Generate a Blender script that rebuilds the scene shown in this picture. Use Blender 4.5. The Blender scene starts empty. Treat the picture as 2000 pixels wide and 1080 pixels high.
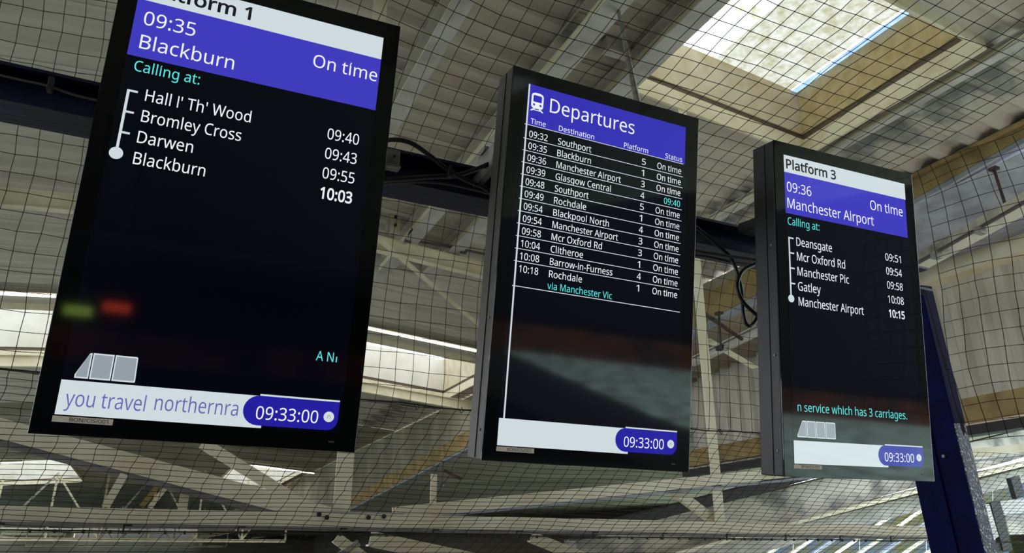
import bpy, bmesh, math, random, json
from mathutils import Vector, Matrix
from mathutils.geometry import tessellate_polygon
random.seed(7)
sc = bpy.context.scene
COL = sc.collection
V = Vector

# ---------------------------------------------------------------- camera
F = 1457.07
RW = ((0.906237, 0.148452, 0.395849), (-0.422769, 0.31721, 0.848908), (0.000455, -0.936664, 0.350228))
EYE = V((0, 0, 1.7))
cam = bpy.data.cameras.new('camera'); cam.sensor_width = 36; cam.lens = F / 2000 * 36
cam.clip_start = .05; cam.clip_end = 900
co = bpy.data.objects.new('camera', cam); COL.objects.link(co); sc.camera = co
co.matrix_world = Matrix(((RW[0][0], -RW[0][1], -RW[0][2], EYE.x), (RW[1][0], -RW[1][1], -RW[1][2], EYE.y),
                          (RW[2][0], -RW[2][1], -RW[2][2], EYE.z), (0, 0, 0, 1)))
# ---------------------------------------------------------------- sky, sun, exposure
w = bpy.data.worlds.new('sky'); sc.world = w; w.use_nodes = True
nt = w.node_tree; bg = nt.nodes['Background']
tc = nt.nodes.new('ShaderNodeTexCoord'); sx = nt.nodes.new('ShaderNodeSeparateXYZ'); cr = nt.nodes.new('ShaderNodeValToRGB')
nt.links.new(tc.outputs['Generated'], sx.inputs[0]); nt.links.new(sx.outputs['Z'], cr.inputs[0]); nt.links.new(cr.outputs[0], bg.inputs[0])
cr.color_ramp.elements[0].position = 0.0; cr.color_ramp.elements[0].color = (.92, .95, 1, 1)
cr.color_ramp.elements[1].position = 1.0; cr.color_ramp.elements[1].color = (.60, .78, 1, 1)
bg.inputs[1].default_value = 4.7
sun = bpy.data.lights.new('sun', 'SUN'); sun.energy = 8.0; sun.angle = .02; sun.color = (1, .95, .84)
so = bpy.data.objects.new('sun', sun); COL.objects.link(so)
so.rotation_euler = V((0.62, 0.30, 1)).to_track_quat('Z', 'Y').to_euler()
vs = sc.view_settings; vs.view_transform = 'Standard'; vs.look = 'None'; vs.exposure = 0.0; vs.gamma = 1; vs.use_curve_mapping = False
sc.cycles.max_bounces = 8; sc.cycles.diffuse_bounces = 5

GLYPHS = '''{"R'":[158,[112,500,98,319,60,319,46,500]],"R-":[225,[28,160,28,215,197,215,197,160]],"R.":[188,[50,38,54,60,63,74,77,82,93,85,110,82,124,74,134,60,137,38,134,16,124,1,110,-7,93,-10,77,-7,63,1,54,16]],"R/":[261,[254,500,67,0,7,0,193,500]],"R0":[401,[366,251,364,193,357,142,345,98,328,61,305,32,276,11,241,-3,200,-7,148,1,107,24,75,61,52,112,39,176,34,251,38,326,51,389,72,440,104,477,146,500,200,508,251,500,293,477,325,440,348,389,362,326],[96,251,98,188,106,137,119,97,139,68,166,51,200,46,234,51,260,68,280,96,293,136,301,188,304,251,301,313,293,364,280,404,260,432,234,449,200,455,166,449,139,432,119,404,106,364,98,313]],"R1":[401,[249,0,188,0,188,349,188,368,189,384,189,397,190,410,190,423,191,436,180,425,171,417,161,408,148,397,95,354,62,395,197,500,249,500]],"R2":[401,[364,0,34,0,34,51,165,183,199,219,228,251,251,280,268,308,277,338,281,370,275,407,256,433,228,449,193,454,158,451,129,442,101,427,72,407,39,448,60,464,82,478,107,490,133,499,162,505,193,507,236,503,273,491,303,471,325,445,339,412,344,374,340,336,328,300,308,266,283,233,252,198,216,162,111,59,111,56,364,56]],"R3":[401,[345,383,342,352,333,325,317,303,297,285,271,272,242,263,242,261,294,248,331,223,353,187,361,142,356,101,340,65,315,35,278,12,229,-2,169,-7,131,-6,96,-1,63,7,32,20,32,78,64,64,99,54,135,47,169,45,227,51,266,71,289,102,296,144,292,172,280,194,260,211,232,223,197,230,156,232,108,232,108,284,157,284,195,287,226,296,250,310,268,329,279,353,282,379,276,411,258,435,229,450,191,455,166,454,143,450,122,444,103,435,84,425,65,413,34,455,64,475,100,492,143,503,190,507,259,498,307,472,336,432]],"R4":[401,[387,113,314,113,314,0,254,0,254,113,15,113,15,166,250,503,314,503,314,169,387,169],[254,326,254,344,255,360,255,374,256,388,256,401,257,414,257,426,258,437,255,437,249,423,241,408,233,394,225,382,75,169,254,169]],"R5":[401,[193,307,240,302,282,289,315,268,340,239,355,203,361,160,355,111,338,70,311,37,274,13,228,-2,174,-7,136,-5,101,0,70,9,44,20,44,78,72,65,105,54,141,48,174,46,209,48,239,57,264,72,282,93,294,120,298,153,290,197,268,229,229,248,172,255,151,254,127,251,105,248,87,244,56,264,75,500,326,500,326,444,127,444,116,299,130,301,148,304,169,306]],"R6":[401,[39,214,40,257,44,299,53,340,65,379,83,414,106,445,135,471,171,491,215,503,268,507,283,507,300,506,316,504,329,501,329,448,316,452,301,454,285,456,269,457,225,453,188,440,160,421,138,396,122,366,111,332,104,294,100,254,104,254,116,270,131,284,149,296,170,305,194,311,223,313,263,309,299,295,328,273,349,243,363,206,368,161,363,113,348,71,324,38,293,13,254,-2,209,-7,174,-4,142,6,113,23,88,47,67,78,51,116,42,161],[208,45,248,52,279,73,300,109,307,161,301,204,283,237,252,258,210,265,179,261,153,251,131,236,114,216,104,195,101,173,103,150,107,127,116,106,128,86,143,69,161,56,183,48]],"R7":[401,[95,0,300,444,31,444,31,500,366,500,366,452,163,0]],"R8":[401,[200,507,241,504,277,493,307,476,330,453,345,423,349,387,346,359,336,335,321,314,302,295,279,279,254,265,284,249,310,231,333,211,350,188,362,161,366,130,360,90,345,57,321,30,288,10,248,-3,202,-7,152,-3,110,9,77,29,54,55,39,88,34,127,38,159,49,187,65,210,87,230,112,247,138,261,115,276,93,293,76,312,62,334,53,359,50,388,55,423,70,453,93,476,123,493,159,504],[95,127,101,93,120,66,153,48,200,42,245,48,278,66,299,94,305,129,302,152,292,172,277,190,256,205,230,219,200,232,189,236,161,222,137,207,119,191,105,172,97,151],[199,457,164,453,136,439,117,416,111,385,114,361,123,342,137,326,156,312,178,300,202,289,226,300,246,312,263,326,277,342,286,362,289,385,282,416,264,439,235,453]],"R9":[401,[364,286,363,244,358,201,350,160,338,121,320,86,297,55,268,29,231,9,187,-3,134,-7,119,-7,102,-5,85,-3,71,0,71,53,85,49,101,46,117,44,133,43,178,47,214,60,243,79,265,103,281,133,292,168,299,205,302,245,298,245,286,230,271,216,253,204,232,195,207,189,179,187,138,191,103,205,74,227,53,256,39,294,35,338,40,387,55,429,79,462,111,487,150,502,195,507,229,504,261,493,290,476,315,452,336,422,351,384,361,339],[195,455,155,448,124,426,103,390,96,339,102,296,119,263,149,242,192,235,223,239,250,249,272,264,288,284,298,305,302,327,300,350,295,372,287,394,275,414,260,431,242,444,220,452]],"R:":[188,[50,38,54,60,63,74,77,82,93,85,110,82,124,74,134,60,137,38,134,16,124,1,110,-7,93,-10,77,-7,63,1,54,16],[50,338,54,360,63,375,77,383,93,385,110,383,124,375,134,360,137,338,134,316,124,301,110,293,93,290,77,293,63,301,54,316]],"RA":[447,[382,0,321,155,123,155,64,0,0,0,195,502,252,502,447,0],[246,362,244,370,239,382,235,397,230,413,226,427,223,437,219,423,215,409,211,395,208,382,204,371,201,362,144,211,303,211]],"RB":[455,[211,500,293,493,353,472,389,434,401,376,398,348,390,324,376,303,357,286,334,273,305,265,305,262,335,255,362,244,385,228,403,206,414,178,417,142,412,100,396,65,371,37,336,16,294,4,244,0,68,0,68,500],[223,287,278,292,312,308,329,333,335,369,328,404,306,428,269,442,214,446,131,446,131,287],[131,235,131,53,232,53,288,60,324,79,344,109,350,147,347,172,339,193,323,211,300,224,268,232,227,235]],"RC":[443,[282,452,244,448,210,438,180,421,155,398,136,369,121,334,112,295,109,250,114,192,129,143,152,103,186,73,229,54,282,48,314,50,344,54,373,60,401,68,401,13,373,4,343,-2,311,-6,272,-7,202,1,145,25,100,63,68,114,49,177,43,251,47,305,58,354,78,398,105,436,139,466,180,488,228,502,283,507,321,505,357,499,391,490,421,478,396,424,371,434,344,443,315,450]],"RD":[511,[468,255,461,178,437,114,399,64,348,29,284,7,207,0,68,0,68,500,222,500,293,493,353,472,402,437,438,390,461,329],[402,253,396,313,380,362,353,399,315,425,269,441,213,446,131,446,131,54,199,54,288,66,351,104,389,166]],"RE":[389,[347,0,68,0,68,500,347,500,347,445,131,445,131,289,335,289,335,234,131,234,131,55,347,55]],"RF":[363,[131,0,68,0,68,500,347,500,347,445,131,445,131,268,334,268,334,212,131,212]],"RG":[510,[285,264,458,264,458,19,417,7,376,-1,332,-5,282,-7,211,1,151,24,104,62,70,113,50,176,43,250,50,323,74,386,111,437,162,475,226,499,302,507,343,505,381,499,417,490,451,478,427,423,399,434,367,443,333,450,298,452,243,446,196,427,158,397,131,357,114,308,109,250,113,194,128,145,153,104,188,73,236,54,297,48,327,48,353,51,375,55,395,60,395,208,285,208]],"RH":[519,[450,0,387,0,387,233,131,233,131,0,68,0,68,500,131,500,131,289,387,289,387,500,450,500]],"RI":[237,[209,0,28,0,28,36,87,50,87,450,28,464,28,500,209,500,209,464,150,450,150,50,209,36]],"RJ":[191,[-3,-133,-19,-132,-32,-131,-44,-128,-55,-124,-55,-71,-43,-73,-31,-76,-18,-77,-4,-78,13,-76,29,-71,43,-61,55,-46,62,-25,64,3,64,500,127,500,127,8,123,-36,111,-72,92,-99,66,-118,34,-129]],"RM":[635,[289,0,124,438,121,438,122,422,124,403,125,380,125,355,126,330,126,303,126,0,68,0,68,500,161,500,315,90,318,90,475,500,567,500,567,0,505,0,505,307,505,332,506,356,506,380,508,402,509,421,510,438,507,438,340,0]],"RN":[532,[464,0,391,0,123,415,120,415,122,398,123,377,124,354,125,330,126,305,126,279,126,0,68,0,68,500,141,500,408,86,410,86,410,100,409,120,408,143,407,169,406,194,405,218,405,500,464,500]],"RO":[547,[504,251,501,195,489,145,471,101,446,64,413,33,374,11,327,-2,274,-7,219,-2,172,12,132,34,99,64,74,101,57,146,46,196,43,251,49,324,68,386,100,437,145,475,203,500,275,508,343,500,401,476,445,438,478,386,498,323],[109,251,114,192,127,142,149,102,181,72,223,54,274,48,325,54,367,72,398,102,420,142,433,192,438,251,428,335,398,399,348,439,275,452,223,446,181,428,149,399,127,359,114,309]],"RP":[424,[200,500,285,490,343,461,377,415,388,353,385,323,378,294,364,267,345,243,318,223,283,208,240,198,188,195,131,195,131,0,68,0,68,500],[195,446,131,446,131,249,181,249,225,251,261,259,288,272,307,291,319,317,323,350,315,392,292,422,252,440]],"RR":[436,[206,500,263,496,308,484,344,465,368,437,383,401,388,358,384,321,373,291,357,267,336,249,312,235,288,224,425,0,352,0,230,207,131,207,131,0,68,0,68,500],[202,445,131,445,131,260,206,260,259,266,295,284,316,314,323,355,320,385,310,408,294,425,270,436,240,443]],"RS":[384,[352,134,346,92,330,58,303,30,268,10,224,-3,173,-7,146,-6,119,-4,95,-1,73,4,53,10,36,17,36,77,64,66,98,57,136,50,176,48,210,50,238,57,260,69,276,85,285,105,289,128,286,151,278,169,264,186,242,201,211,215,171,231,141,243,114,257,92,271,74,288,60,307,50,328,44,352,42,380,47,417,62,448,87,473,119,492,157,503,202,507,241,505,277,499,310,490,340,479,320,425,293,435,264,444,233,450,200,452,171,449,148,443,129,432,116,417,108,399,106,379,108,356,116,337,130,321,151,307,179,293,215,278,256,261,290,243,316,223,336,199,348,170]],"RT":[389,[226,0,163,0,163,445,7,445,7,500,382,500,382,445,226,445]],"RV":[420,[420,500,242,0,179,0,0,500,66,500,179,179,186,159,192,140,197,122,202,104,206,87,210,70,214,87,218,104,223,122,229,141,235,160,242,181,354,500]],"RW":[651,[642,500,509,0,445,0,348,328,344,343,340,358,336,373,332,387,329,400,326,411,324,420,323,426,322,420,320,411,318,400,315,387,312,373,308,357,304,342,299,326,204,0,141,0,8,500,74,500,152,195,156,179,160,163,163,147,166,132,169,117,172,103,174,89,176,76,178,90,180,104,183,119,186,135,190,151,194,167,198,183,202,198,291,500,356,500,447,196,452,180,457,164,461,147,464,132,468,117,470,102,473,88,475,76,477,94,480,112,484,132,489,153,494,174,499,195,576,500]],"RZ":[401,[373,0,27,0,27,48,290,444,35,444,35,500,366,500,366,452,103,56,373,56]],"Ra":[393,[202,382,261,374,303,352,328,312,336,256,336,0,291,0,279,53,277,53,260,35,243,19,225,7,204,-1,180,-5,151,-7,119,-4,90,5,66,20,48,42,36,70,32,104,43,154,76,191,132,214,212,224,276,226,276,249,271,288,256,314,231,327,198,332,169,330,142,323,116,314,92,303,74,349,100,362,132,372,166,379],[220,181,161,174,123,159,103,135,96,104,101,76,115,57,137,46,165,43,208,49,244,69,267,102,275,150,275,183]],"Rb":[431,[121,403,121,380,120,358,119,340,118,326,121,326,140,348,165,366,197,378,237,382,301,369,350,333,382,272,392,188,387,129,373,80,350,42,319,15,281,-2,237,-7,197,-3,165,9,140,27,121,48,116,48,104,0,60,0,60,532,121,532],[227,331,191,327,164,315,144,296,131,269,124,234,121,190,121,187,127,126,144,81,176,53,228,44,272,53,304,81,322,127,328,188,322,250,304,295,272,322]],"Rc":[336,[210,-7,163,-2,121,13,87,39,61,76,44,125,39,186,44,248,62,298,89,336,124,362,167,377,214,382,242,381,270,376,294,370,313,362,294,311,276,317,255,323,233,327,213,328,178,324,151,312,129,292,114,265,105,229,102,186,105,145,114,110,129,82,150,62,177,50,209,46,238,48,264,53,286,60,307,68,307,13,287,5,265,-2,240,-6]],"Rd":[431,[193,-7,130,5,81,42,49,102,39,187,49,272,81,333,130,370,193,382,221,381,244,375,265,366,282,355,297,342,310,327,314,327,313,338,311,354,310,370,310,382,310,532,371,532,371,0,321,0,312,50,310,50,297,35,282,21,265,10,244,1,220,-5],[202,44,253,52,286,77,304,118,310,175,310,186,304,248,287,294,254,322,202,331,158,321,127,292,108,245,102,186,108,126,127,81,158,53]],"Re":[395,[204,382,249,377,287,361,318,336,341,302,355,261,359,213,359,176,102,176,111,120,135,79,172,54,222,46,256,47,285,52,313,60,342,71,342,18,314,7,286,-1,255,-6,219,-7,169,-2,125,15,89,42,61,79,44,127,39,185,44,242,59,291,84,330,117,359,158,376],[204,332,164,325,134,304,114,270,104,225,295,225,292,255,285,281,273,302,255,318,232,329]],"Rf":[241,[232,328,138,328,138,0,76,0,76,328,11,328,11,356,76,377,76,399,80,443,91,478,108,504,132,522,162,532,198,536,220,535,239,532,256,528,271,523,255,475,243,478,229,482,214,484,199,485,172,480,153,465,142,438,138,400,138,375,232,375]],"Rg":[431,[193,382,228,379,259,368,287,351,310,326,314,326,322,375,371,375,371,-6,367,-55,353,-96,330,-127,298,-150,255,-164,203,-168,164,-167,129,-162,96,-155,68,-144,68,-88,97,-100,130,-109,167,-115,207,-117,250,-110,283,-89,303,-55,310,-11,310,4,310,14,311,28,312,41,312,50,310,50,288,25,261,7,229,-4,193,-7,128,6,79,44,49,105,39,187,49,267,79,329,128,369],[201,331,172,326,147,314,128,293,114,265,105,229,102,186,109,125,128,80,159,53,202,43,229,45,251,51,270,60,285,74,297,92,305,114,309,141,311,172,311,187,308,233,299,270,285,297,263,316,235,327]],"Rh":[433,[121,376,121,363,120,349,119,335,118,324,122,324,135,341,152,356,171,367,193,375,215,380,239,382,281,378,315,367,341,349,361,323,372,288,376,244,376,0,315,0,315,240,310,280,295,308,269,325,231,331,194,327,165,315,145,295,131,269,124,235,121,194,121,0,60,0,60,532,121,532]],"Ri":[181,[121,375,121,0,60,0,60,375],[91,516,104,514,116,507,124,494,127,477,124,460,116,447,104,440,91,438,77,440,65,447,57,460,55,477,57,494,65,507,77,514]],"Rk":[374,[120,254,120,241,119,225,118,208,118,193,120,193,126,200,133,209,142,220,150,231,158,241,165,249,285,375,357,375,205,215,368,0,293,0,163,175,120,138,120,0,60,0,60,532,120,532]],"Rl":[181,[121,0,60,0,60,532,121,532]],"Rm":[655,[471,382,527,374,567,350,590,307,598,244,598,0,537,0,537,242,532,280,519,308,495,325,461,331,414,323,383,299,365,260,359,207,359,0,298,0,298,242,296,269,290,291,279,308,265,321,245,328,221,331,187,327,162,315,143,295,131,269,124,235,121,195,121,0,60,0,60,375,109,375,118,324,122,324,135,342,151,357,169,368,189,376,210,381,232,382,272,379,305,367,330,347,347,319,351,319,373,347,402,367,436,379]],"Rn":[433,[240,382,299,374,342,350,367,307,376,244,376,0,315,0,315,240,310,280,295,308,269,325,231,331,178,322,145,296,127,253,121,195,121,0,60,0,60,375,109,375,118,324,122,324,136,342,153,357,173,368,194,376,217,381]],"Ro":[424,[386,188,383,144,374,105,359,72,339,44,313,22,283,6,249,-4,211,-7,175,-4,142,6,113,22,88,44,67,72,51,105,42,144,39,188,44,246,60,294,85,332,120,360,163,377,213,382,261,377,303,360,338,332,364,294,380,246],[102,188,105,147,114,112,129,83,150,62,178,48,212,44,247,48,275,62,296,83,311,112,319,147,322,188,319,230,310,265,295,293,274,313,246,326,211,331,162,321,128,293,109,248]],"Rp":[431,[238,382,301,370,350,334,382,273,392,188,387,130,373,81,350,43,319,15,281,-1,237,-7,210,-5,186,1,166,10,148,21,133,34,121,48,117,48,118,34,120,18,121,1,121,-14,121,-168,60,-168,60,375,110,375,118,324,121,324,133,340,148,354,165,366,186,375,210,380],[227,331,193,327,166,316,146,298,132,273,124,241,121,200,121,188,124,146,131,110,144,82,164,61,192,48,228,44,260,49,285,63,304,85,318,114,326,149,328,189,322,247,304,292,272,321]],"Rr":[289,[235,382,246,382,257,381,269,380,279,378,271,321,261,323,251,325,240,326,230,326,209,324,189,317,171,306,154,292,140,274,130,252,123,228,121,200,121,0,60,0,60,375,110,375,117,307,120,307,133,327,148,345,166,360,187,372,210,380]],"Rs":[335,[304,104,299,70,286,43,264,21,234,6,197,-4,154,-7,118,-5,86,-1,60,7,36,17,36,73,61,62,91,52,123,45,155,43,196,46,223,58,239,75,244,98,242,111,237,123,226,134,209,146,185,158,152,171,118,185,90,199,67,214,50,232,39,255,36,283,45,325,75,356,119,376,176,382,210,381,241,376,269,368,296,357,275,308,251,317,225,325,199,330,172,332,139,329,114,320,100,305,95,286,97,272,104,260,116,249,134,239,159,228,191,215,224,202,252,188,274,172,291,154,301,131]],"Rt":[253,[185,43,199,44,214,46,227,48,237,51,237,4,225,0,209,-4,192,-6,174,-7,146,-4,120,3,98,17,80,39,68,69,64,109,64,328,11,328,11,357,65,382,90,461,126,461,126,375,235,375,235,328,126,328,126,111,130,81,143,60,161,48]],"Ru":[433,[373,375,373,0,323,0,314,50,311,50,297,32,280,18,260,7,239,-1,216,-6,192,-7,151,-3,117,7,90,26,71,52,59,86,55,130,55,375,118,375,118,134,123,95,138,67,164,50,201,44,239,48,267,60,288,79,301,106,309,140,312,180,312,375]],"Rv":[356,[142,0,0,375,66,375,146,154,151,138,158,120,164,101,169,84,173,68,176,55,179,55,182,68,187,84,192,102,199,120,205,138,210,154,290,375,356,375,213,0]],"Rw":[550,[302,212,298,227,293,241,289,255,286,269,283,281,280,293,278,303,276,312,273,312,271,303,269,293,267,281,264,268,260,255,257,241,253,226,248,211,181,1,111,1,8,376,71,376,123,176,129,155,134,135,138,115,143,96,146,78,148,64,151,64,153,73,155,85,158,98,161,111,165,125,168,139,172,153,176,165,242,376,310,376,374,165,379,148,384,130,389,112,394,95,397,79,399,64,402,64,404,78,407,94,411,113,416,133,422,155,427,176,480,376,543,376,438,1,366,1]],"Rx":[370,[148,192,19,375,89,375,186,234,282,375,351,375,221,192,358,0,288,0,186,150,82,0,13,0]],"Ry":[357,[1,375,67,375,148,162,154,143,161,125,166,108,172,91,176,75,179,60,182,60,187,80,195,105,205,134,214,162,291,375,357,375,195,-52,181,-85,164,-113,144,-136,121,-154,93,-164,59,-168,43,-168,29,-166,18,-164,8,-162,8,-113,16,-115,26,-116,37,-117,49,-118,69,-116,86,-110,101,-100,113,-86,124,-70,132,-51,152,-1]],"B0":[401,[379,328,365,395,340,450,304,491,257,517,200,525,140,517,92,491,57,449,34,394,21,328,17,251,21,174,35,107,60,52,96,10,143,-16,199,-25,245,-20,285,-5,317,19,343,52,362,92,374,139,381,192,384,251],[113,251,116,189,123,141,135,105,151,81,172,68,200,63,227,68,248,81,264,104,276,140,284,189,286,251,284,312,276,360,264,396,248,420,227,433,200,437,172,433,151,420,135,396,123,360,116,312]],"B1":[401,[266,517,191,517,38,398,92,329,159,384,172,395,182,403,192,412,181,412,173,423,172,411,172,398,171,384,171,368,171,349,171,-17,266,-17]],"B2":[401,[382,73,129,73,129,52,228,149,264,186,296,222,323,257,344,293,357,332,361,374,356,417,340,454,315,485,281,507,240,520,193,525,160,522,129,516,100,506,74,494,50,478,15,451,69,383,110,412,135,426,162,434,192,437,222,432,244,420,258,400,263,370,260,342,252,316,237,290,215,262,187,231,152,196,16,58,16,-17,382,-17]],"B3":[401,[352,439,319,485,264,515,191,525,140,520,94,508,56,490,9,460,61,390,93,410,110,420,128,427,147,433,168,436,190,438,223,433,246,422,260,404,265,378,262,357,253,339,239,324,219,312,192,305,156,302,90,302,90,214,156,214,195,212,227,206,250,196,266,183,275,166,279,144,272,109,255,85,222,68,169,62,137,64,104,71,70,80,14,104,14,9,58,-9,93,-18,130,-23,169,-24,232,-20,285,-4,326,21,355,56,373,97,378,143,370,193,344,235,301,264,259,274,259,250,278,256,306,270,330,291,348,317,359,348,363,384]],"B4":[401,[404,186,331,186,331,520,241,520,-3,171,-3,96,237,96,237,-17,331,-17,331,96,404,96],[237,326,237,344,237,360,238,375,238,389,239,402,239,414,240,426,239,420,266,420,264,416,256,400,247,385,239,372,104,184,237,186]],"B5":[401,[168,323,146,321,127,319,135,320,144,427,343,427,343,517,59,517,38,255,83,226,108,231,130,234,153,237,172,237,224,231,256,215,274,190,280,153,277,125,267,102,252,85,232,73,206,66,174,63,143,65,110,71,79,81,27,106,27,9,64,-8,98,-17,135,-23,174,-25,232,-19,282,-3,323,24,353,61,372,107,378,160,373,208,355,249,327,281,289,305,244,320,193,324]],"B6":[401,[24,159,35,111,52,70,74,36,103,9,135,-10,171,-21,209,-25,259,-19,302,-2,337,26,364,63,380,109,385,161,380,210,365,252,340,286,307,311,268,326,223,331,192,328,164,322,140,312,120,298,103,282,96,272,119,272,121,292,128,328,138,359,152,386,171,408,196,425,228,435,269,439,284,439,298,437,312,435,347,425,347,515,319,521,302,523,284,524,267,524,212,520,165,507,125,485,93,457,68,423,49,385,36,344,27,302,23,258,21,213],[207,62,241,68,266,85,283,115,289,161,284,198,269,225,246,241,210,247,183,244,161,236,143,223,129,207,121,190,118,172,120,153,124,133,132,114,142,97,155,82,170,72,187,65]],"B7":[401,[174,-17,384,449,384,517,13,517,13,427,273,427,68,-17]],"B8":[401,[156,521,116,509,82,490,56,463,38,429,33,388,36,355,46,326,62,302,82,280,104,262,103,263,102,262,76,244,52,222,33,195,21,164,17,127,22,83,39,45,66,15,103,-7,149,-20,202,-25,252,-20,296,-6,332,16,360,47,377,86,383,129,379,166,366,197,346,223,321,245,293,264,288,265,288,264,313,282,335,302,352,326,363,355,367,387,362,428,345,463,318,490,284,510,244,521,200,525],[112,127,117,100,132,80,159,65,200,60,240,65,267,80,282,101,288,129,285,147,278,162,265,177,246,190,223,203,194,216,190,217,169,207,148,193,132,179,121,164,114,147],[199,440,169,436,147,425,133,408,128,385,131,366,138,351,149,339,165,327,186,316,202,308,217,315,236,326,251,338,262,351,269,366,271,385,266,408,253,425,230,436]],"B9":[401,[378,341,368,389,351,430,329,464,301,490,268,509,233,521,195,525,145,519,102,502,66,474,39,437,23,391,17,338,22,290,37,248,62,214,95,189,134,174,178,169,210,172,238,178,262,188,282,202,299,218,306,228,283,228,281,208,275,172,265,140,250,113,231,92,206,75,174,65,133,61,119,61,103,63,89,66,54,75,54,-14,82,-20,100,-23,118,-24,135,-24,190,-20,238,-7,278,15,310,43,335,77,354,115,367,156,375,199,380,243,382,287],[195,438,162,431,137,414,120,385,114,339,119,301,133,275,156,259,192,253,219,256,242,264,260,277,273,293,282,310,284,328,283,347,278,367,271,386,261,404,248,418,233,428,216,435]],"B:":[188,[37,10,51,-11,71,-24,93,-28,116,-24,137,-12,151,10,155,38,151,66,136,87,116,99,93,102,71,99,51,87,37,66,33,38],[37,310,51,288,71,276,93,272,116,276,137,288,151,309,155,337,151,367,136,388,116,399,93,403,71,399,51,388,37,366,33,337]],"BB":[455,[50,517,50,-17,244,-17,297,-13,343,0,382,23,411,55,429,95,435,142,431,182,418,215,397,240,371,259,341,272,323,276,323,252,340,257,368,272,390,292,406,316,415,345,418,377,405,443,362,487,297,510,212,517],[223,305,273,309,300,322,313,340,318,369,312,396,296,413,265,424,213,429,148,429,148,305],[148,217,148,71,231,71,283,77,312,92,327,116,333,148,330,168,324,184,312,197,293,207,266,215,226,217]],"BC":[443,[312,432,340,426,365,418,404,402,445,487,397,507,361,516,323,522,283,525,225,520,173,505,129,480,92,447,63,407,42,360,29,308,25,251,32,174,52,107,87,51,136,9,198,-16,272,-24,312,-23,346,-19,377,-13,419,1,419,91,369,77,341,71,312,67,282,66,233,72,195,88,166,114,145,150,131,196,127,250,130,292,138,329,151,361,169,387,191,407,217,422,248,431,282,434]],"BD":[511,[478,333,454,398,414,450,361,488,296,510,223,517,50,517,50,-17,208,-17,287,-10,356,13,412,52,453,106,478,174,486,255],[384,253,379,310,364,354,340,387,308,410,265,424,212,429,148,429,148,71,198,71,282,83,339,117,373,172]],"BP":[424,[50,517,50,-17,148,-17,148,177,189,177,243,181,288,191,326,208,357,230,379,257,394,288,403,320,406,354,393,422,355,475,290,507,201,517],[194,429,148,429,148,266,181,266,223,268,255,275,278,286,293,301,302,322,305,350,299,385,281,408,248,423]],"Ba":[393,[164,397,127,389,94,378,51,358,83,280,123,298,147,306,172,312,198,314,225,311,243,301,254,282,258,247,258,243,211,242,128,231,66,205,27,162,15,105,19,65,33,32,54,7,83,-11,115,-21,150,-25,182,-23,209,-18,233,-8,254,5,273,22,285,36,265,36,277,-17,354,-17,354,257,345,319,316,365,267,391,202,399],[221,164,165,157,133,144,119,127,114,103,117,84,127,71,142,63,164,60,202,66,232,82,251,109,258,151,258,165]],"Bf":[241,[250,393,155,393,155,399,159,434,167,454,180,464,200,468,212,467,225,465,238,461,266,453,293,534,261,545,242,549,221,552,198,553,159,549,124,537,95,516,75,485,63,446,59,400,59,390,-7,369,-7,310,59,310,59,-17,155,-17,155,310,250,310]],"Bl":[181,[139,550,42,550,42,-17,139,-17]],"Bm":[655,[432,396,394,383,361,360,342,337,357,337,343,359,313,382,276,396,233,400,208,398,184,393,161,384,140,371,122,354,113,342,133,342,124,393,42,393,42,-17,139,-17,139,194,141,233,147,263,158,285,172,300,192,310,221,313,241,311,256,305,266,297,274,284,279,266,281,241,281,-17,377,-17,377,206,382,256,397,288,421,306,461,313,488,308,505,296,515,275,520,241,520,-17,616,-17,616,245,607,313,580,362,533,391,472,400]],"Bo":[424,[398,250,380,302,350,344,312,375,265,394,213,400,158,394,111,375,72,344,44,302,27,249,21,189,24,141,35,100,52,63,75,32,103,8,135,-10,172,-21,211,-25,252,-21,290,-10,323,8,352,32,374,63,390,100,400,142,403,189],[120,188,122,150,130,118,143,93,160,76,183,65,212,62,242,65,264,76,281,93,294,118,302,150,305,188,302,227,294,258,281,282,264,299,242,309,212,313,170,305,143,282,126,243]],"Br":[289,[206,397,180,388,156,375,136,357,119,337,110,324,133,324,126,393,42,393,42,-17,139,-17,139,200,141,225,146,246,155,264,167,280,181,292,196,301,213,307,231,309,239,309,249,308,258,306,286,301,298,392,271,397,259,399,246,400,234,400]],"Bt":[253,[168,64,155,72,147,87,144,112,144,310,252,310,252,393,144,393,144,479,77,479,51,394,-6,368,-6,310,47,310,47,108,51,65,65,30,86,4,113,-13,143,-22,174,-25,193,-24,212,-21,230,-17,255,-8,255,74,223,65,211,63,198,61,186,61]]}'''
# ---------------------------------------------------------------- surveying helpers: where a sight line meets a plane of the station
def ray(x, y):
    a, b = (x - 1000) / F, (y - 540) / F
    return V([r[0] * a + r[1] * b + r[2] for r in RW])
def meet(x, y, n, c):                      # plane n.p = c, relative to the eye
    d = ray(x, y); return EYE + d * (c / d.dot(V(n)))
def yp(x, y, Y): return meet(x, y, (0, 1, 0), Y)
def xp(x, y, X): return meet(x, y, (1, 0, 0), X)
def zp(x, y, Z): return meet(x, y, (0, 0, 1), Z)
TS = 0.0863; XR = 1.376; ZR = 4.6          # gable roof: ridge line and fall
def rz(x): return EYE.z + ZR - TS * abs(x - XR)
def rr(x, y, drop=0): return meet(x, y, (TS, 0, 1), ZR + TS * XR - drop)
def rl(x, y, drop=0): return meet(x, y, (-TS, 0, 1), ZR - TS * XR - drop)

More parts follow.
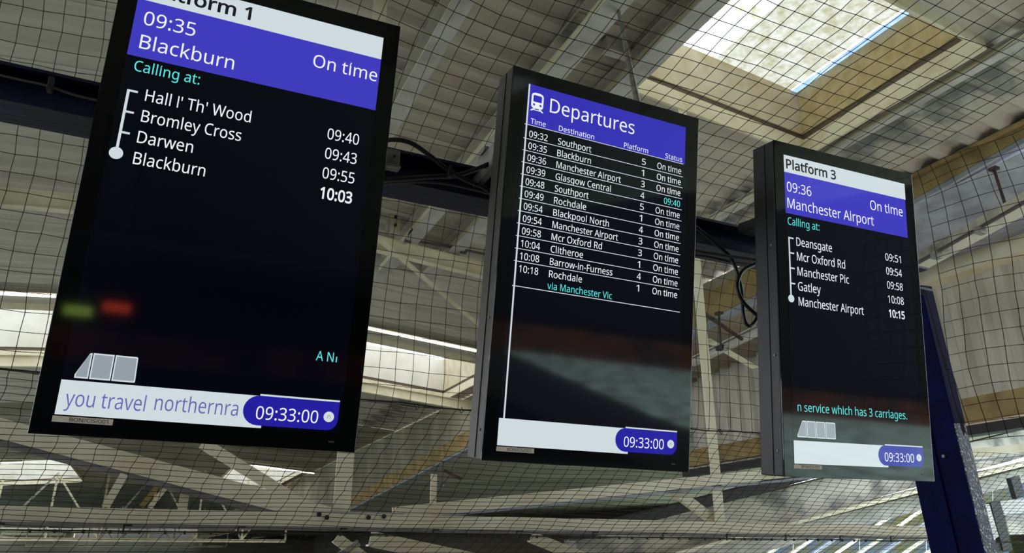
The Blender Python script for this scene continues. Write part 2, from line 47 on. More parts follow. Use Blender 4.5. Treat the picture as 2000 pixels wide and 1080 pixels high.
# ---------------------------------------------------------------- materials
def lin(c): return tuple((v / 255 / 12.92 if v / 255 <= .04045 else ((v / 255 + .055) / 1.055) ** 2.4) for v in c) + (1,)
def mat(name, rgb, rough=.6, metal=0, spec=.5, noise=0, scale=6, rgb2=None, bump=0, emit=None, estr=1.0, stretch=None, lo=.4, hi=.65, detail=5):
    m = bpy.data.materials.new(name); m.use_nodes = True; t = m.node_tree; b = t.nodes['Principled BSDF']
    b.inputs['Base Color'].default_value = lin(rgb); b.inputs['Roughness'].default_value = rough
    b.inputs['Metallic'].default_value = metal; b.inputs['Specular IOR Level'].default_value = spec
    if emit: b.inputs['Emission Color'].default_value = lin(emit); b.inputs['Emission Strength'].default_value = estr
    if rgb2 or bump:
        c = t.nodes.new('ShaderNodeTexCoord'); n = t.nodes.new('ShaderNodeTexNoise'); n.inputs['Scale'].default_value = scale; n.inputs['Detail'].default_value = detail
        if stretch:
            mp = t.nodes.new('ShaderNodeMapping'); mp.inputs['Scale'].default_value = stretch
            t.links.new(c.outputs['Object'], mp.inputs[0]); t.links.new(mp.outputs[0], n.inputs[0])
        else: t.links.new(c.outputs['Object'], n.inputs[0])
        if rgb2:
            r = t.nodes.new('ShaderNodeValToRGB'); t.links.new(n.outputs[0], r.inputs[0])
            r.color_ramp.elements[0].position = lo; r.color_ramp.elements[0].color = lin(rgb)
            r.color_ramp.elements[1].position = hi; r.color_ramp.elements[1].color = lin(rgb2)
            t.links.new(r.outputs[0], b.inputs['Base Color'])
        if bump:
            u = t.nodes.new('ShaderNodeBump'); u.inputs['Strength'].default_value = bump; u.inputs['Distance'].default_value = .01
            t.links.new(n.outputs[0], u.inputs['Height']); t.links.new(u.outputs[0], b.inputs['Normal'])
    return m
def glazing_mat(name, rgb, rgb2, scale, lo, hi, transp=.0):
    m = bpy.data.materials.new(name); m.use_nodes = True; t = m.node_tree; t.nodes.clear()
    o = t.nodes.new('ShaderNodeOutputMaterial'); tr = t.nodes.new('ShaderNodeBsdfTranslucent'); tp = t.nodes.new('ShaderNodeBsdfTransparent'); mx = t.nodes.new('ShaderNodeMixShader')
    c = t.nodes.new('ShaderNodeTexCoord'); n = t.nodes.new('ShaderNodeTexNoise'); n.inputs['Scale'].default_value = scale; n.inputs['Detail'].default_value = 8; n.inputs['Roughness'].default_value = .65
    r = t.nodes.new('ShaderNodeValToRGB')
    t.links.new(c.outputs['Object'], n.inputs[0]); t.links.new(n.outputs[0], r.inputs[0]); t.links.new(r.outputs[0], tr.inputs[0])
    r.color_ramp.elements[0].position = lo; r.color_ramp.elements[0].color = lin(rgb); r.color_ramp.elements[1].position = hi; r.color_ramp.elements[1].color = lin(rgb2)
    mx.inputs[0].default_value = transp; t.links.new(tr.outputs[0], mx.inputs[1]); t.links.new(tp.outputs[0], mx.inputs[2]); t.links.new(mx.outputs[0], o.inputs[0])
    return m
M = {}
M['sheet'] = mat('roof_sheet_grey', (186, 178, 164), .85, rgb2=(212, 204, 190), scale=1.3, stretch=(.5, 3, 1), lo=.35, hi=.7, bump=.1)
M['sheet_old'] = mat('roof_sheet_stained', (112, 110, 106), .85, rgb2=(190, 182, 168), scale=1.6, stretch=(1, 1.5, 1), lo=.38, hi=.55)
M['cream'] = mat('cream_paint', (236, 227, 200), .6, rgb2=(218, 206, 174), scale=2.2, bump=.08)
M['greypaint'] = mat('grey_steel_paint', (196, 190, 182), .6, rgb2=(168, 162, 154), scale=2.5, bump=.08)
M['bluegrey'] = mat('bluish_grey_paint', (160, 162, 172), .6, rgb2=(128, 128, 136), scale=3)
M['ochre'] = mat('ochre_board', (164, 140, 92), .75, rgb2=(128, 106, 66), scale=3, stretch=(1, 1, 1), bump=.2)
M['curb'] = mat('skylight_curb_board', (222, 212, 188), .8, rgb2=(208, 192, 158), scale=4, bump=.25)
M['curb_ochre'] = mat('skylight_curb_ochre', (214, 196, 154), .8, rgb2=(192, 168, 118), scale=9, bump=.3, lo=.35, hi=.7)  # mottled ochre, deeper than the other curb boards
M['liner'] = mat('skylight_liner_cream', (228, 220, 194), .7, rgb2=(214, 202, 168), scale=5)
M['groove'] = mat('shadow_gap_brown', (98, 84, 70), .8)
M['navy'] = mat('navy_gloss_paint', (9, 12, 40), .42, spec=.35, rgb2=(16, 21, 60), scale=9, bump=.35, stretch=(.6, 4, 4))
M['navypost'] = mat('navy_post_paint', (6, 7, 54), .75, spec=.12, rgb2=(10, 11, 70), scale=7, bump=.3)
M['speckle'] = mat('navy_paint_flecked', (34, 34, 62), .5, rgb2=(196, 196, 204), scale=95, bump=.5, lo=.56, hi=.68, detail=3)
M['net'] = mat('brown_net_twine', (40, 32, 26), .9)
M['rope'] = mat('dark_rope', (44, 38, 34), .9)
M['cable'] = mat('black_cable_rubber', (16, 16, 17), .45)
M['conduit'] = mat('dark_conduit', (74, 68, 62), .5)
M['steel'] = mat('galvanised_steel', (150, 148, 140), .45, .4, rgb2=(110, 108, 102), scale=12)
M['rust'] = mat('rusty_rod', (84, 66, 54), .8, rgb2=(50, 42, 38), scale=20)
M['darkmetal'] = mat('dark_metal', (30, 29, 28), .55)
M['gutter'] = mat('dark_gutter', (38, 37, 36), .7)
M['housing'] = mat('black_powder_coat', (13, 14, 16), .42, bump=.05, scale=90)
M['housing_lit'] = mat('black_powder_coat_lit', (66, 62, 55), .4, rgb2=(52, 50, 45), scale=6)  # same black coat, with the light on the middle housing put into the colour
M['glass'] = mat('black_display_glass', (2, 3, 4), .05, spec=.45)
M['lcd'] = mat('display_black_picture', (1, 1, 2), .05, spec=.45, emit=(1, 3, 10), estr=1)
def em(name, rgb, s=1.0): return mat(name, (2, 2, 2), .06, spec=.4, emit=rgb, estr=s)
M['blue'] = em('picture_blue', (62, 58, 188))
M['blue2'] = em('picture_deep_blue', (50, 46, 178))
M['pill'] = em('picture_clock_blue', (34, 30, 158))
M['white'] = em('picture_white', (206, 218, 222))
M['text'] = em('picture_text_white', (236, 240, 244))
M['softtext'] = em('picture_text_soft', (222, 226, 240))
M['cyan'] = em('picture_cyan', (92, 226, 224))
M['dark'] = em('picture_dark_letters', (20, 24, 28))
M['violet'] = em('picture_violet_letters', (104, 104, 176))
M['carriage'] = em('picture_carriage_grey', (148, 158, 166))
M['sticker'] = mat('beige_sticker', (238, 222, 204), .7)
M['ink'] = mat('sticker_ink', (70, 60, 54), .8)
M['tube'] = mat('lit_lamp_tube', (255, 255, 255), .5, emit=(255, 252, 240), estr=3.0)
M['lamphouse'] = mat('lamp_housing', (150, 140, 124), .6)
M['glz'] = glazing_mat('mossy_skylight_sheet', (146, 146, 141), (102, 97, 74), 2.2, .46, .62)
M['glz2'] = glazing_mat('white_skylight_sheet', (164, 164, 164), (150, 148, 142), 2, .4, .7)
M['clear'] = glazing_mat('sky_blue_edge_glass', (104, 116, 128), (84, 104, 130), 8, .4, .6, 0)  # not see-through: blue of the sky beyond is put into the pane colour
M['farglass'] = glazing_mat('streaky_gable_glass', (132, 142, 156), (142, 140, 118), .35, .42, .6)
M['glzmoss'] = glazing_mat('very_mossy_skylight_sheet', (116, 114, 106), (92, 88, 68), 9, .38, .66)
M['farwall'] = mat('far_wall_paint', (92, 86, 74), .9, rgb2=(116, 108, 94), scale=.05)
M['sheet_far'] = mat('roof_sheet_far_dark', (132, 124, 106), .9, rgb2=(166, 156, 136), scale=.4, stretch=(.5, 2, 1))  # far sheets, darker and browner than the near ones
M['curb_white'] = mat('skylight_curb_white', (238, 234, 222), .8, rgb2=(226, 220, 202), scale=2)
M['undershade'] = mat('underside_painted_shade', (132, 128, 126), .7, rgb2=(112, 108, 106), scale=3)  # shade beneath the truss chords, put into their colour
M['palewall'] = mat('pale_added_wall', (176, 170, 158), .9, rgb2=(150, 146, 136), scale=.4)
M['floor_shade'] = mat('platform_floor_shade', (26, 26, 28), .95)  # shade under the roof behind the viewer, put into the floor colour
M['concrete'] = mat('platform_concrete', (176, 170, 158), .85, rgb2=(150, 146, 138), scale=2)
M['ballast'] = mat('track_ballast', (182, 214, 200), .9, rgb2=(112, 112, 98), scale=1.1, bump=.3, lo=.4, hi=.6)
M['brick'] = mat('dark_brick', (112, 62, 40), .85, rgb2=(62, 40, 32), scale=.6)
M['darkwall'] = mat('dark_cladding', (24, 26, 30), .9)

# ---------------------------------------------------------------- mesh helpers
class MB:
    def __init__(s): s.v = []; s.f = []; s.mi = []
    def add(s, vs, fs, mi=0):
        o = len(s.v); s.v += [tuple(p) for p in vs]; s.f += [tuple(i + o for i in f) for f in fs]; s.mi += [mi] * len(fs); return s
    def box(s, c, d, mi=0, rot=None):
        P = []
        for z in (-1, 1):
            for y in (-1, 1):
                for x in (-1, 1):
                    q = V((x * d[0] / 2, y * d[1] / 2, z * d[2] / 2)); P.append((rot @ q if rot else q) + V(c))
        return s.add(P, [(0, 2, 3, 1), (4, 5, 7, 6), (0, 1, 5, 4), (2, 6, 7, 3), (0, 4, 6, 2), (1, 3, 7, 5)], mi)
    def extrude(s, prof, A, B, up=(0, 0, 1), mi=0):      # prof: closed 2-D outline (side, up)
        A = V(A); B = V(B); d = (B - A).normalized(); sd = d.cross(V(up)).normalized(); u = sd.cross(d).normalized()
        n = len(prof); P = [A + sd * a + u * b for a, b in prof] + [B + sd * a + u * b for a, b in prof]
        fs = [(i, (i + 1) % n, n + (i + 1) % n, n + i) for i in range(n)]
        t = tessellate_polygon([[V((a, b, 0)) for a, b in prof]])
        fs += [tuple(q) for q in t] + [tuple(n + i for i in reversed(q)) for q in t]
        return s.add(P, fs, mi)
    def tube(s, pts, r, n=8, mi=0, close=True):
        pts = [V(p) for p in pts]; P = []; u = None
        for i, p in enumerate(pts):
            d = (pts[min(i + 1, len(pts) - 1)] - pts[max(i - 1, 0)]).normalized()
            if u is None: u = d.orthogonal().normalized()
            u = (u - d * u.dot(d)).normalized(); w_ = d.cross(u); rr_ = r[i] if isinstance(r, (list, tuple)) else r
            P += [p + (u * math.cos(2 * math.pi * k / n) + w_ * math.sin(2 * math.pi * k / n)) * rr_ for k in range(n)]
        fs = []
        for i in range(len(pts) - 1):
            for k in range(n): fs.append((i * n + k, i * n + (k + 1) % n, (i + 1) * n + (k + 1) % n, (i + 1) * n + k))
        if close: fs += [tuple(range(n - 1, -1, -1)), tuple((len(pts) - 1) * n + k for k in range(n))]
        return s.add(P, fs, mi)
    def mesh(s, name, mats, smooth=False, fix=True):
        me = bpy.data.meshes.new(name); me.from_pydata(s.v, [], s.f)
        for m_ in (mats if isinstance(mats, (list, tuple)) else [mats]): me.materials.append(M[m_] if isinstance(m_, str) else m_)
        me.polygons.foreach_set('material_index', s.mi)
        if fix:
            b = bmesh.new(); b.from_mesh(me); bmesh.ops.recalc_face_normals(b, faces=b.faces); b.to_mesh(me); b.free()
        if smooth: me.polygons.foreach_set('use_smooth', [True] * len(me.polygons))
        me.update(); return me
    def build(s, name, mats, parent=None, smooth=False, bevel=0, fix=True):
        o = bpy.data.objects.new(name, s.mesh(name, mats, smooth, fix)); COL.objects.link(o)
        if parent: o.parent = parent
        if bevel:
            md = o.modifiers.new('bevel', 'BEVEL'); md.width = bevel; md.segments = 2; md.limit_method = 'ANGLE'
        return o
def tag(o, label=None, cat=None, group=None, kind=None):
    if label: o['label'] = label
    if cat: o['category'] = cat
    if group: o['group'] = group
    if kind: o['kind'] = kind
    return o
def empty(name, loc=(0, 0, 0), **k):
    o = bpy.data.objects.new(name, None); COL.objects.link(o); o.location = loc; o.empty_display_size = .1
    return tag(o, **k)
def rel(mb, o):                                   # shift world coordinates to a parent Empty's own frame
    mb.v = [tuple(V(p) - o.location) for p in mb.v]; return mb
def ibeam(w_, h, tf=.014, tw=.012):
    a, b, c = w_ / 2, h / 2, tw / 2
    return [(-a, -b), (a, -b), (a, -b + tf), (c, -b + tf), (c, b - tf), (a, b - tf), (a, b), (-a, b), (-a, b - tf), (-c, b - tf), (-c, -b + tf), (-a, -b + tf)]
def rect(w_, h): return [(-w_ / 2, -h / 2), (w_ / 2, -h / 2), (w_ / 2, h / 2), (-w_ / 2, h / 2)]
def angle(w_, h, t_=.012):
    return [(-w_ / 2, -h / 2), (w_ / 2, -h / 2), (w_ / 2, -h / 2 + t_), (-w_ / 2 + t_, -h / 2 + t_), (-w_ / 2 + t_, h / 2), (-w_ / 2, h / 2)]
def smooth_path(pts, n=6):
    P = [V(p) for p in pts]; out = []
    for i in range(len(P) - 1):
        a = P[max(i - 1, 0)]; b = P[i]; c = P[i + 1]; d = P[min(i + 2, len(P) - 1)]
        for k in range(n):
            t_ = k / n; out.append(.5 * ((2 * b) + (c - a) * t_ + (2 * a - 5 * b + 4 * c - d) * t_ ** 2 + (3 * b - a - 3 * c + d) * t_ ** 3))
    out.append(P[-1]); return out

# ================================================================ THE ROOF (structure)
EZ = EYE.z
P0 = 3.12; PIT = 1.02
def yrow(k): return P0 + PIT * k
ceiling = empty('ceiling', (0, 0, 0), kind='structure', label='pale grey corrugated roof sheets of the station canopy above the netting')
def corr_mesh(x0, x1, stain):
    """one fibre-cement sheet: three corrugations wide, as long as the bay, 8 mm thick"""
    mb = MB(); prof = []
    for k in range(3):
        for a, z in ((0, 0), (.10, 0), (.17, .055), (.27, .055)): prof.append((k * .34 + a, z))
    prof.append((1.02 + .02, 0))
    P = []
    for th in (0, .008):
        for x in (x0 - (.02 if x0 in (5.98, 1.376) else 0), x1 + (.02 if x1 == 1.376 else 0)):
            for y, z in prof: P.append((x, y, rz(x) + z + th + (.004 if x > XR else 0)))
    n = len(prof); fs = []
    for t_ in (0, 2 * n):
        for i in range(n - 1): fs.append((t_ + i, t_ + i + 1, t_ + n + i + 1, t_ + n + i))
    fs += [(0, n, 3 * n, 2 * n), (n - 1, 3 * n - 1, 4 * n - 1, 2 * n - 1)]
    mb.add(P, fs); return mb.mesh('roof_sheet', stain)
XB = [-9.0, -6.2, -3.7, -1.2, 1.376, 3.70, 5.98, 6.98, 7.60]
HOLES = [(3.70, 5.98, 0, 2), (3.70, 6.98, 12, 16), (-6.2, -1.2, 12, 16), (3.70, 6.98, 36, 50), (-9.0, -3.7, 36, 48)]
def holed(x0, x1, k): return any(x0 >= a - .01 and x1 <= b + .01 and k0 <= k < k1 for a, b, k0, k1 in HOLES)
cache = {}
far = MB()
for k in range(-8, 54):
    for i in range(len(XB) - 1):
        x0, x1 = XB[i], XB[i + 1]
        if i == 6 and not holed(3.7, 6.98, k): continue
        if i == 5 and not holed(3.7, 6.98, k) and not holed(x0, x1, k): pass
        if i == 7 and not holed(3.7, 6.98, k): x0 = 5.98
        if holed(x0, x1, k): continue
        if k < 22:
            key = (x0, x1)
            if key not in cache: cache[key] = corr_mesh(x0, x1, 'sheet_old' if x0 > 5.9 else 'sheet')
            o = bpy.data.objects.new('roof_sheet', cache[key]); o.parent = ceiling
            o.location = (0, yrow(k), random.uniform(-.002, .002)); COL.objects.link(o)
        else:
            for c in range(3):
                y = yrow(k) + c * .34
                for ya, yb, za, zb in ((0, .1, 0, 0), (.1, .17, 0, .055), (.17, .27, .055, .055), (.27, .34, .055, 0)):
                    far.add([(x0, y + ya, rz(x0) + za), (x1, y + ya, rz(x1) + za), (x1, y + yb, rz(x1) + zb), (x0, y + yb, rz(x0) + zb)], [(0, 1, 2, 3)])
tag(far.build('roof_sheet_distant', 'sheet_far', ceiling, fix=False), kind='stuff')
fl = MB()
for x0, x1 in ((-9, XR), (XR, 7.6)):
    fl.add([(x0, yrow(54), rz(x0)), (x1, yrow(54), rz(x1)), (x1, 132, rz(x1)), (x0, 132, rz(x0))], [(0, 1, 2, 3)])
fl.add([(-26, 38, rz(-9)), (-9, 38, rz(-9)), (-9, 132, rz(-9)), (-26, 132, rz(-9))], [(0, 1, 2, 3)])
tag(fl.build('roof_sheet_farthest', 'sheet_far', ceiling, fix=False), kind='stuff')

# second roof to the right of the valley, and the fascia that closes the step
lineA = [xp(2000, 235, 7.45), xp(1783, 362, 7.45), xp(1480, 552, 7.45), xp(675, 990, 7.45)]
lineA.insert(0, lineA[0] + (lineA[0] - lineA[1]) * 2.5); lineA[0].z = lineA[1].z
lineA.append(V((7.45, 134, lineA[-1].z + .6)))
fa = empty('trim_1', (0, 0, 0), kind='structure', label='brown board along the valley of the roof, right of the skylight')
mb = MB()
for a, b in zip(lineA[:-1], lineA[1:]):
    mb.extrude([(-.02, -.17), (.02, -.17), (.02, .26), (-.02, .26)], a, b)
mb.build('fascia_board', 'ochre', fa)
MB().extrude(rect(.12, .03), (7.40, -5, rz(7.4) - .012), (7.40, 7.5, rz(7.4) - .012)).build('edge_strip', 'ochre', fa)
mb = MB()
for a, b in zip(lineA[:-1], lineA[1:]):
    up = V((0, 0, 1)); mb.add([a + up * .17, b + up * .17, V((7.5, b.y, max(rz(7.6), b.z + .2))), V((7.5, a.y, max(rz(7.6), a.z + .2)))], [(0, 1, 2, 3)])
mb.build('valley_lining', 'sheet_far', fa, fix=False)
mb = MB()
for a, b in zip(lineA[:-1], lineA[1:]): mb.extrude(rect(.16, .07), a + V((.08, 0, -.19)), b + V((.08, 0, -.19)))
mb.build('glazing_bar', 'bluegrey', fa)
r2 = MB()
def r2pt(p, X): return V((X, p.y, p.z - .22 + (X - 7.45) * .05))
L2 = lineA
for a, b in zip(L2[:-1], L2[1:]):
    if b.y < 7.9: continue
    n = max(1, int((b - a).length / .34)); n = min(n, 90)
    for i in range(n):
        p = a.lerp(b, i / n); q = a.lerp(b, (i + 1) / n); m1 = p.lerp(q, .35); m2 = p.lerp(q, .5); m3 = p.lerp(q, .85)
        seq = [(p, 0), (m1, 0), (m2, .055), (m3, .055), (q, 0)]
        for (s0, z0), (s1, z1) in zip(seq[:-1], seq[1:]):
            A = r2pt(s0, 7.5); B = r2pt(s1, 7.5); C_ = r2pt(s1, 9.6 if s1.y < 7.7 and a.y < 7.6 else 26); D_ = r2pt(s0, 9.6 if s0.y < 7.7 and a.y < 7.6 else 26)
            r2.add([A + V((0, 0, z0)), B + V((0, 0, z1)), C_ + V((0, 0, z1)), D_ + V((0, 0, z0))], [(0, 1, 2, 3)])
o = r2.build('ceiling_side_bay', 'sheet_far', fix=False); tag(o, kind='structure', label='grey corrugated soffit of the next roof bay, right of the brown board')

# cladding on the far right
cl = empty('wall_right', (0, 0, 0), kind='structure', label='grey ribbed cladding above the ochre band at the right edge')
mb = MB(); X = 9.5
yA, yB = xp(2060, 470, X).y, xp(1500, 640, X).y
zt = xp(1900, 520, X).z; zb = xp(1935, 772, X).z
y = yA - 1.0
prev = None
while y < yB + 2:
    for a, b, d0, d1 in ((0, .1, 0, 0), (.1, .16, 0, .06), (.16, .28, .06, .06), (.28, .34, .06, 0)):
        mb.add([(X + d0, y + a, zb), (X + d1, y + b, zb), (X + d1, y + b, zt), (X + d0, y + a, zt)], [(0, 1, 2, 3)])
    y += .34
mb.build('ribbed_cladding', 'sheet', cl, fix=False)
mb = MB(); mb.box((X - .05, (yA + yB) / 2 + .5, zt + .05), (.36, yB - yA + 4, .32)); mb.build('head_trim', 'cream', cl)
mb = MB(); mb.box((X - .02, (yA + yB) / 2 + .5, zb - .14), (.1, yB - yA + 4, .30)); mb.build('ochre_band', 'ochre', cl)
mb = MB(); mb.box((X - .10, (yA + yB) / 2 + .5, zb - .42), (.2, yB - yA + 4, .12)); mb.build('gutter', 'gutter', cl)
mb = MB(); mb.box((X + .1, (yA + yB) / 2 + .5, zb - .34), (.1, yB - yA + 4, .12)); mb.build('gutter_board', 'greypaint', cl)
mb = MB(); mb.add([(X, yA - 1, zt + .14), (X, yB + 2, zt + .14), (7.5, lineA[3].y, lineA[3].z - .2), (7.5, lineA[2].y, lineA[2].z - .2), (7.5, lineA[0].y, lineA[0].z - .2)], [(0, 1, 2), (0, 2, 3), (0, 3, 4)])
mb.build('sloping_soffit', 'bluegrey', cl, fix=False)

# ---------------------------------------------------------------- skylights
def skylight(name, x0, x1, y0, y1, label, pane='glz', h=.50, blue=True, cols=2, wm=('curb', 'curb_ochre')):
    s = empty(name, (x0, y0, 0), label=label, cat='skylight')
    zc = lambda x: rz(x)
    def wall(ax, ay, bx, by, matn, ix, iy):
        # liner strip, shadow gap, curb board: stacked upwards, the curb leaning in a little
        t_ = .03; nx, ny = ix, iy
        for nm, za, zb_, off0, off1, mt in (('liner', -.10, .10, .022, .022, 'liner'), ('shadow_gap', .10, .18, -.005, -.005, 'groove'), ('curb_board', .18, .15 + h, .01, .09, matn)):
            m_ = MB()
            P = []
            ex = {'shadow_gap': .05, 'curb_board': .03}.get(nm, 0)
            ux, uy = (1 if bx > ax else 0), (1 if by > ay else 0)
            for (x, y) in ((ax - ux * ex, ay - uy * ex), (bx + ux * ex, by + uy * ex)):
                for z_, of in ((za, off0), (zb_, off1)):
                    for tt in (0, t_): P.append((x + nx * (of - tt), y + ny * (of - tt), zc(x) + z_))
            m_.add(P, [(0, 4, 6, 2), (1, 3, 7, 5), (0, 1, 5, 4), (2, 6, 7, 3), (0, 2, 3, 1), (4, 5, 7, 6)])
            rel(m_, s).build(nm, mt, s)
    wall(x0, y1, x1, y1, wm[0], 0, -1); wall(x1, y0, x1, y1, wm[1], -1, 0)
    wall(x0, y0, x1, y0, 'curb', 0, 1); wall(x0, y0, x0, y1, 'curb', 1, 0)
    n = cols; zt_ = .15 + h
    for i in range(n):
        a = x0 + .03 + (x1 - x0 - .06 - (.14 if blue else 0)) * i / n; b = x0 + .03 + (x1 - x0 - .06 - (.14 if blue else 0)) * (i + 1) / n
        m_ = MB(); N = 6
        P = []
        for jj in range(N + 1):
            for ii in range(2):
                x = a if ii == 0 else b; y = y0 + (y1 - y0) * jj / N; P.append((x, y, zc(x) + zt_ + .015 * math.sin(math.pi * jj / N)))
        m_.add(P, [(2 * q, 2 * q + 1, 2 * q + 3, 2 * q + 2) for q in range(N)])
        rel(m_, s).build('glazing_sheet', 'glzmoss' if (blue and i >= 1) else pane, s, fix=False)
    if blue:
        m_ = MB(); m_.add([(x1 - .17, y0, zc(x1) + zt_), (x1, y0, zc(x1) + zt_), (x1, y1, zc(x1) + zt_), (x1 - .17, y1, zc(x1) + zt_)], [(0, 1, 2, 3)])
        rel(m_, s).build('sky_blue_edge_pane', 'clear', s, fix=False)
    return s
skylight('roof_skylight', 3.70, 5.98, yrow(0), yrow(2) + .02, 'large square skylight with mossy yellowed sheet and pale curb, above the right-hand screens')
skylight('roof_skylight', 3.70, 6.98, yrow(12), yrow(16), 'bright white skylight seen between the left and middle screens', 'glz2', .88, False, 3, ('curb_white', 'curb'))
skylight('roof_skylight', -6.2, -1.2, yrow(12), yrow(16), 'wide pale skylight at the left edge, beside the lower half of the left screen', 'glz2', .88, False, 3, ('curb_white', 'curb'))
skylight('roof_skylight', 3.70, 6.98, yrow(36), yrow(50), 'small distant white skylight below the left screen, crossed by a diagonal brace', 'glz2', 1.5, False, 3, ('curb_white', 'curb_white'))
skylight('roof_skylight', -9.0, -3.7, yrow(36), yrow(48), 'distant grey-white skylight at the lower left edge, below the left screen', 'glz2', 1.5, False, 3, ('curb_white', 'curb_white'))
for x0, x1, y0, y1, lb in ((-17, -9.4, 120, 150, 'farthest white skylight in the bottom left corner'), (8.0, 16, 120, 150, 'farthest yellowish skylight at the bottom, below the left screen')):
    s = empty('roof_skylight', (x0, y0, 0), label=lb, cat='skylight'); zz = EZ + 2.9
    m_ = MB(); m_.box(((x0 + x1) / 2, (y0 + y1) / 2, zz), (x1 - x0, y1 - y0, .04)); rel(m_, s).build('glazing_sheet', 'glz2', s)
    m_ = MB()
    for c, d in ((((x0 + x1) / 2, y0, zz - .2), (x1 - x0, .3, .5)), (((x0 + x1) / 2, y1, zz - .2), (x1 - x0, .3, .5)), ((x0, (y0 + y1) / 2, zz - .2), (.3, y1 - y0, .5)), ((x1, (y0 + y1) / 2, zz - .2), (.3, y1 - y0, .5))): m_.box(c, d)
    rel(m_, s).build('curb_frame', 'liner', s)

# ---------------------------------------------------------------- roof steel
def beam(name, A, B, prof, m_, label, cat='beam', group=None, up=(0, 0, 1)):
    A = V(A); mb = MB(); mb.extrude(prof, (0, 0, 0), V(B) - A, up); o = mb.build(name, m_); o.location = A
    return tag(o, label, cat, group)
def purlin(xc, w_, h, y0, y1, label, zoff=0):
    s = empty('roof_purlin', (xc, y0, rz(xc) - .03), label=label, cat='beam')
    z = -h / 2
    MB().extrude(rect(.014, h - .03), (0, 0, z), (0, y1 - y0, z)).build('web', 'cream', s)
    MB().extrude(rect(w_, .016), (0, 0, -h + .008), (0, y1 - y0, -h + .008)).build('bottom_flange', 'greypaint', s)
    MB().extrude(rect(w_, .016), (0, 0, -.008), (0, y1 - y0, -.008)).build('top_flange', 'greypaint', s)
    return s
purlin(1.74, .17, .26, -6, 11.2, 'cream roof beam nearest the ridge, rising beside the right edge of the left screen')
purlin(2.84, .20, .26, -6, 11.2, 'cream roof beam passing above the top left corner of the middle screen')
purlin(3.52, .20, .22, -6, 11.2, 'grey roof beam along the left side of the large skylight')
purlin(6.12, .09, .10, -6, 11.2, 'thin grey roof beam along the right side of the large skylight')
purlin(-3.7, .14, .20, -6, 11.2, 'faint grey roof beam behind the left edge of the left screen')
s = empty('roof_gusset', (1.66, 4.55, rz(1.66) - .16), label='small grey gusset plate on the beam by the top right corner of the left screen', cat='plate')
MB().box((-.02, 0, 0), (.16, .015, .26)).build('plate', 'greypaint', s, bevel=.003)
MB().box((-.10, .06, 0), (.012, .13, .26)).build('return_plate', 'rust', s, bevel=.002)
def rafter(Y, h, label, x0=-9, x1=7.45, w_=.12):
    s = empty('roof_rafter', (XR, Y, rz(XR) - .28), label=label, cat='beam')
    MB().extrude(ibeam(w_, h), (0, 0, -h / 2), (x1 - XR, 0, -h / 2 - TS * (x1 - XR))).build('right_arm', 'cream', s)
    MB().extrude(ibeam(w_, h), (0, 0, -h / 2), (x0 - XR, 0, -h / 2 - TS * (XR - x0))).build('left_arm', 'cream', s)
    return s
YR1 = rr(850, 500, .35).y
rafter(YR1, .22, 'cream rafter crossing the roof behind the blue beam, under the dark conduit')
rafter(YR1 * 1.9, .25, 'cream rafter crossing the roof beyond the bright lamps')
# connection plate with bolts at the end of the purlin
c = yp(772, 430, YR1 - .12)
s = empty('joint_plate', c, label='cream steel joint plate with two dark bolts, just right of the left screen', cat='bracket')
MB().box((0, 0, 0), (.15, .02, .42)).build('plate', 'cream', s, bevel=.003)
MB().box((-.09, .06, 0), (.02, .14, .42)).build('side_plate', 'greypaint', s)
for dz in (.04, -.09): MB().tube([(0, -.01, dz), (0, -.045, dz)], .022, 6).build('bolt', 'darkmetal', s)

# lamps
def batten(name, A, B, label):
    s = empty(name, A, label=label, cat='light'); d = V(B) - V(A)
    MB().extrude([(-.06, .03), (.06, .03), (.06, .10), (-.06, .10)], (0, 0, 0), d).build('housing', 'lamphouse', s)
    MB().tube([(0, 0, .0), d], .028, 8).build('lamp_tube', 'tube', s)
    return s
YL = yrow(11) - .1
batten('strip_lamp', (3.3, YL, rz(3.3) - .16), (6.6, YL, rz(6.6) - .16), 'bright strip lamp between the left and middle screens, nearer than the white skylight')
batten('strip_lamp', (-6.5, YL, rz(-6.5) - .16), (-1.2, YL, rz(-1.2) - .16), 'bright strip lamp at the left edge, beside the left screen')
batten('strip_lamp', (3.0, 38.6, rz(3.0) - .3), (7.2, 38.6, rz(7.2) - .3), 'small distant strip lamp below the left screen')
batten('strip_lamp', (-9, 38.6, rz(-9) - .3), (-5.2, 38.6, rz(-5.2) - .3), 'small distant strip lamp at the left edge, below the left screen')

# ---------------------------------------------------------------- truss close behind the net
YT = 5.15
def T(x, y, dY=0): return yp(x, y, YT + dY)
truss = empty('roof_truss', T(655, 1015), label='cream painted steel roof truss crossing the whole lower part behind the netting', cat='truss')
def tm(name, a, b, prof, m_='cream', dY=0, up=(0, 1, 0)):
    mb = MB(); mb.extrude(prof, T(a[0], a[1], dY), T(b[0], b[1], dY), up); return rel(mb, truss).build(name, m_, truss)
tm('bottom_chord', (-60, 1006), (1840, 1040), ibeam(.10, .14))
tm('chord_underside', (-60, 1022), (1840, 1052), rect(.02, .16), 'undershade')
tm('rising_chord', (-60, 822), (640, 1008), ibeam(.11, .10, .03), 'cream', .02)
tm('rising_chord', (770, 1003), (2060, 868), ibeam(.085, .10, .02), 'cream', .04)
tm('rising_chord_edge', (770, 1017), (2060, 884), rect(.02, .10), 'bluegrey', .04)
tm('rising_chord_edge', (-60, 846), (640, 1030), rect(.05, .10), 'undershade', .03)
def tv(x, y, w_, ztop=None, dY=.06):
    b = T(x, y, dY); zt_ = ztop if ztop else rz(b.x) - .02
    m_ = MB(); m_.extrude(angle(w_, .07), b, V((b.x, b.y, zt_)), (0, 1, 0)); return rel(m_, truss).build('post', 'cream', truss)
tv(664, 1010, .115); tv(1402, 1022, .10)
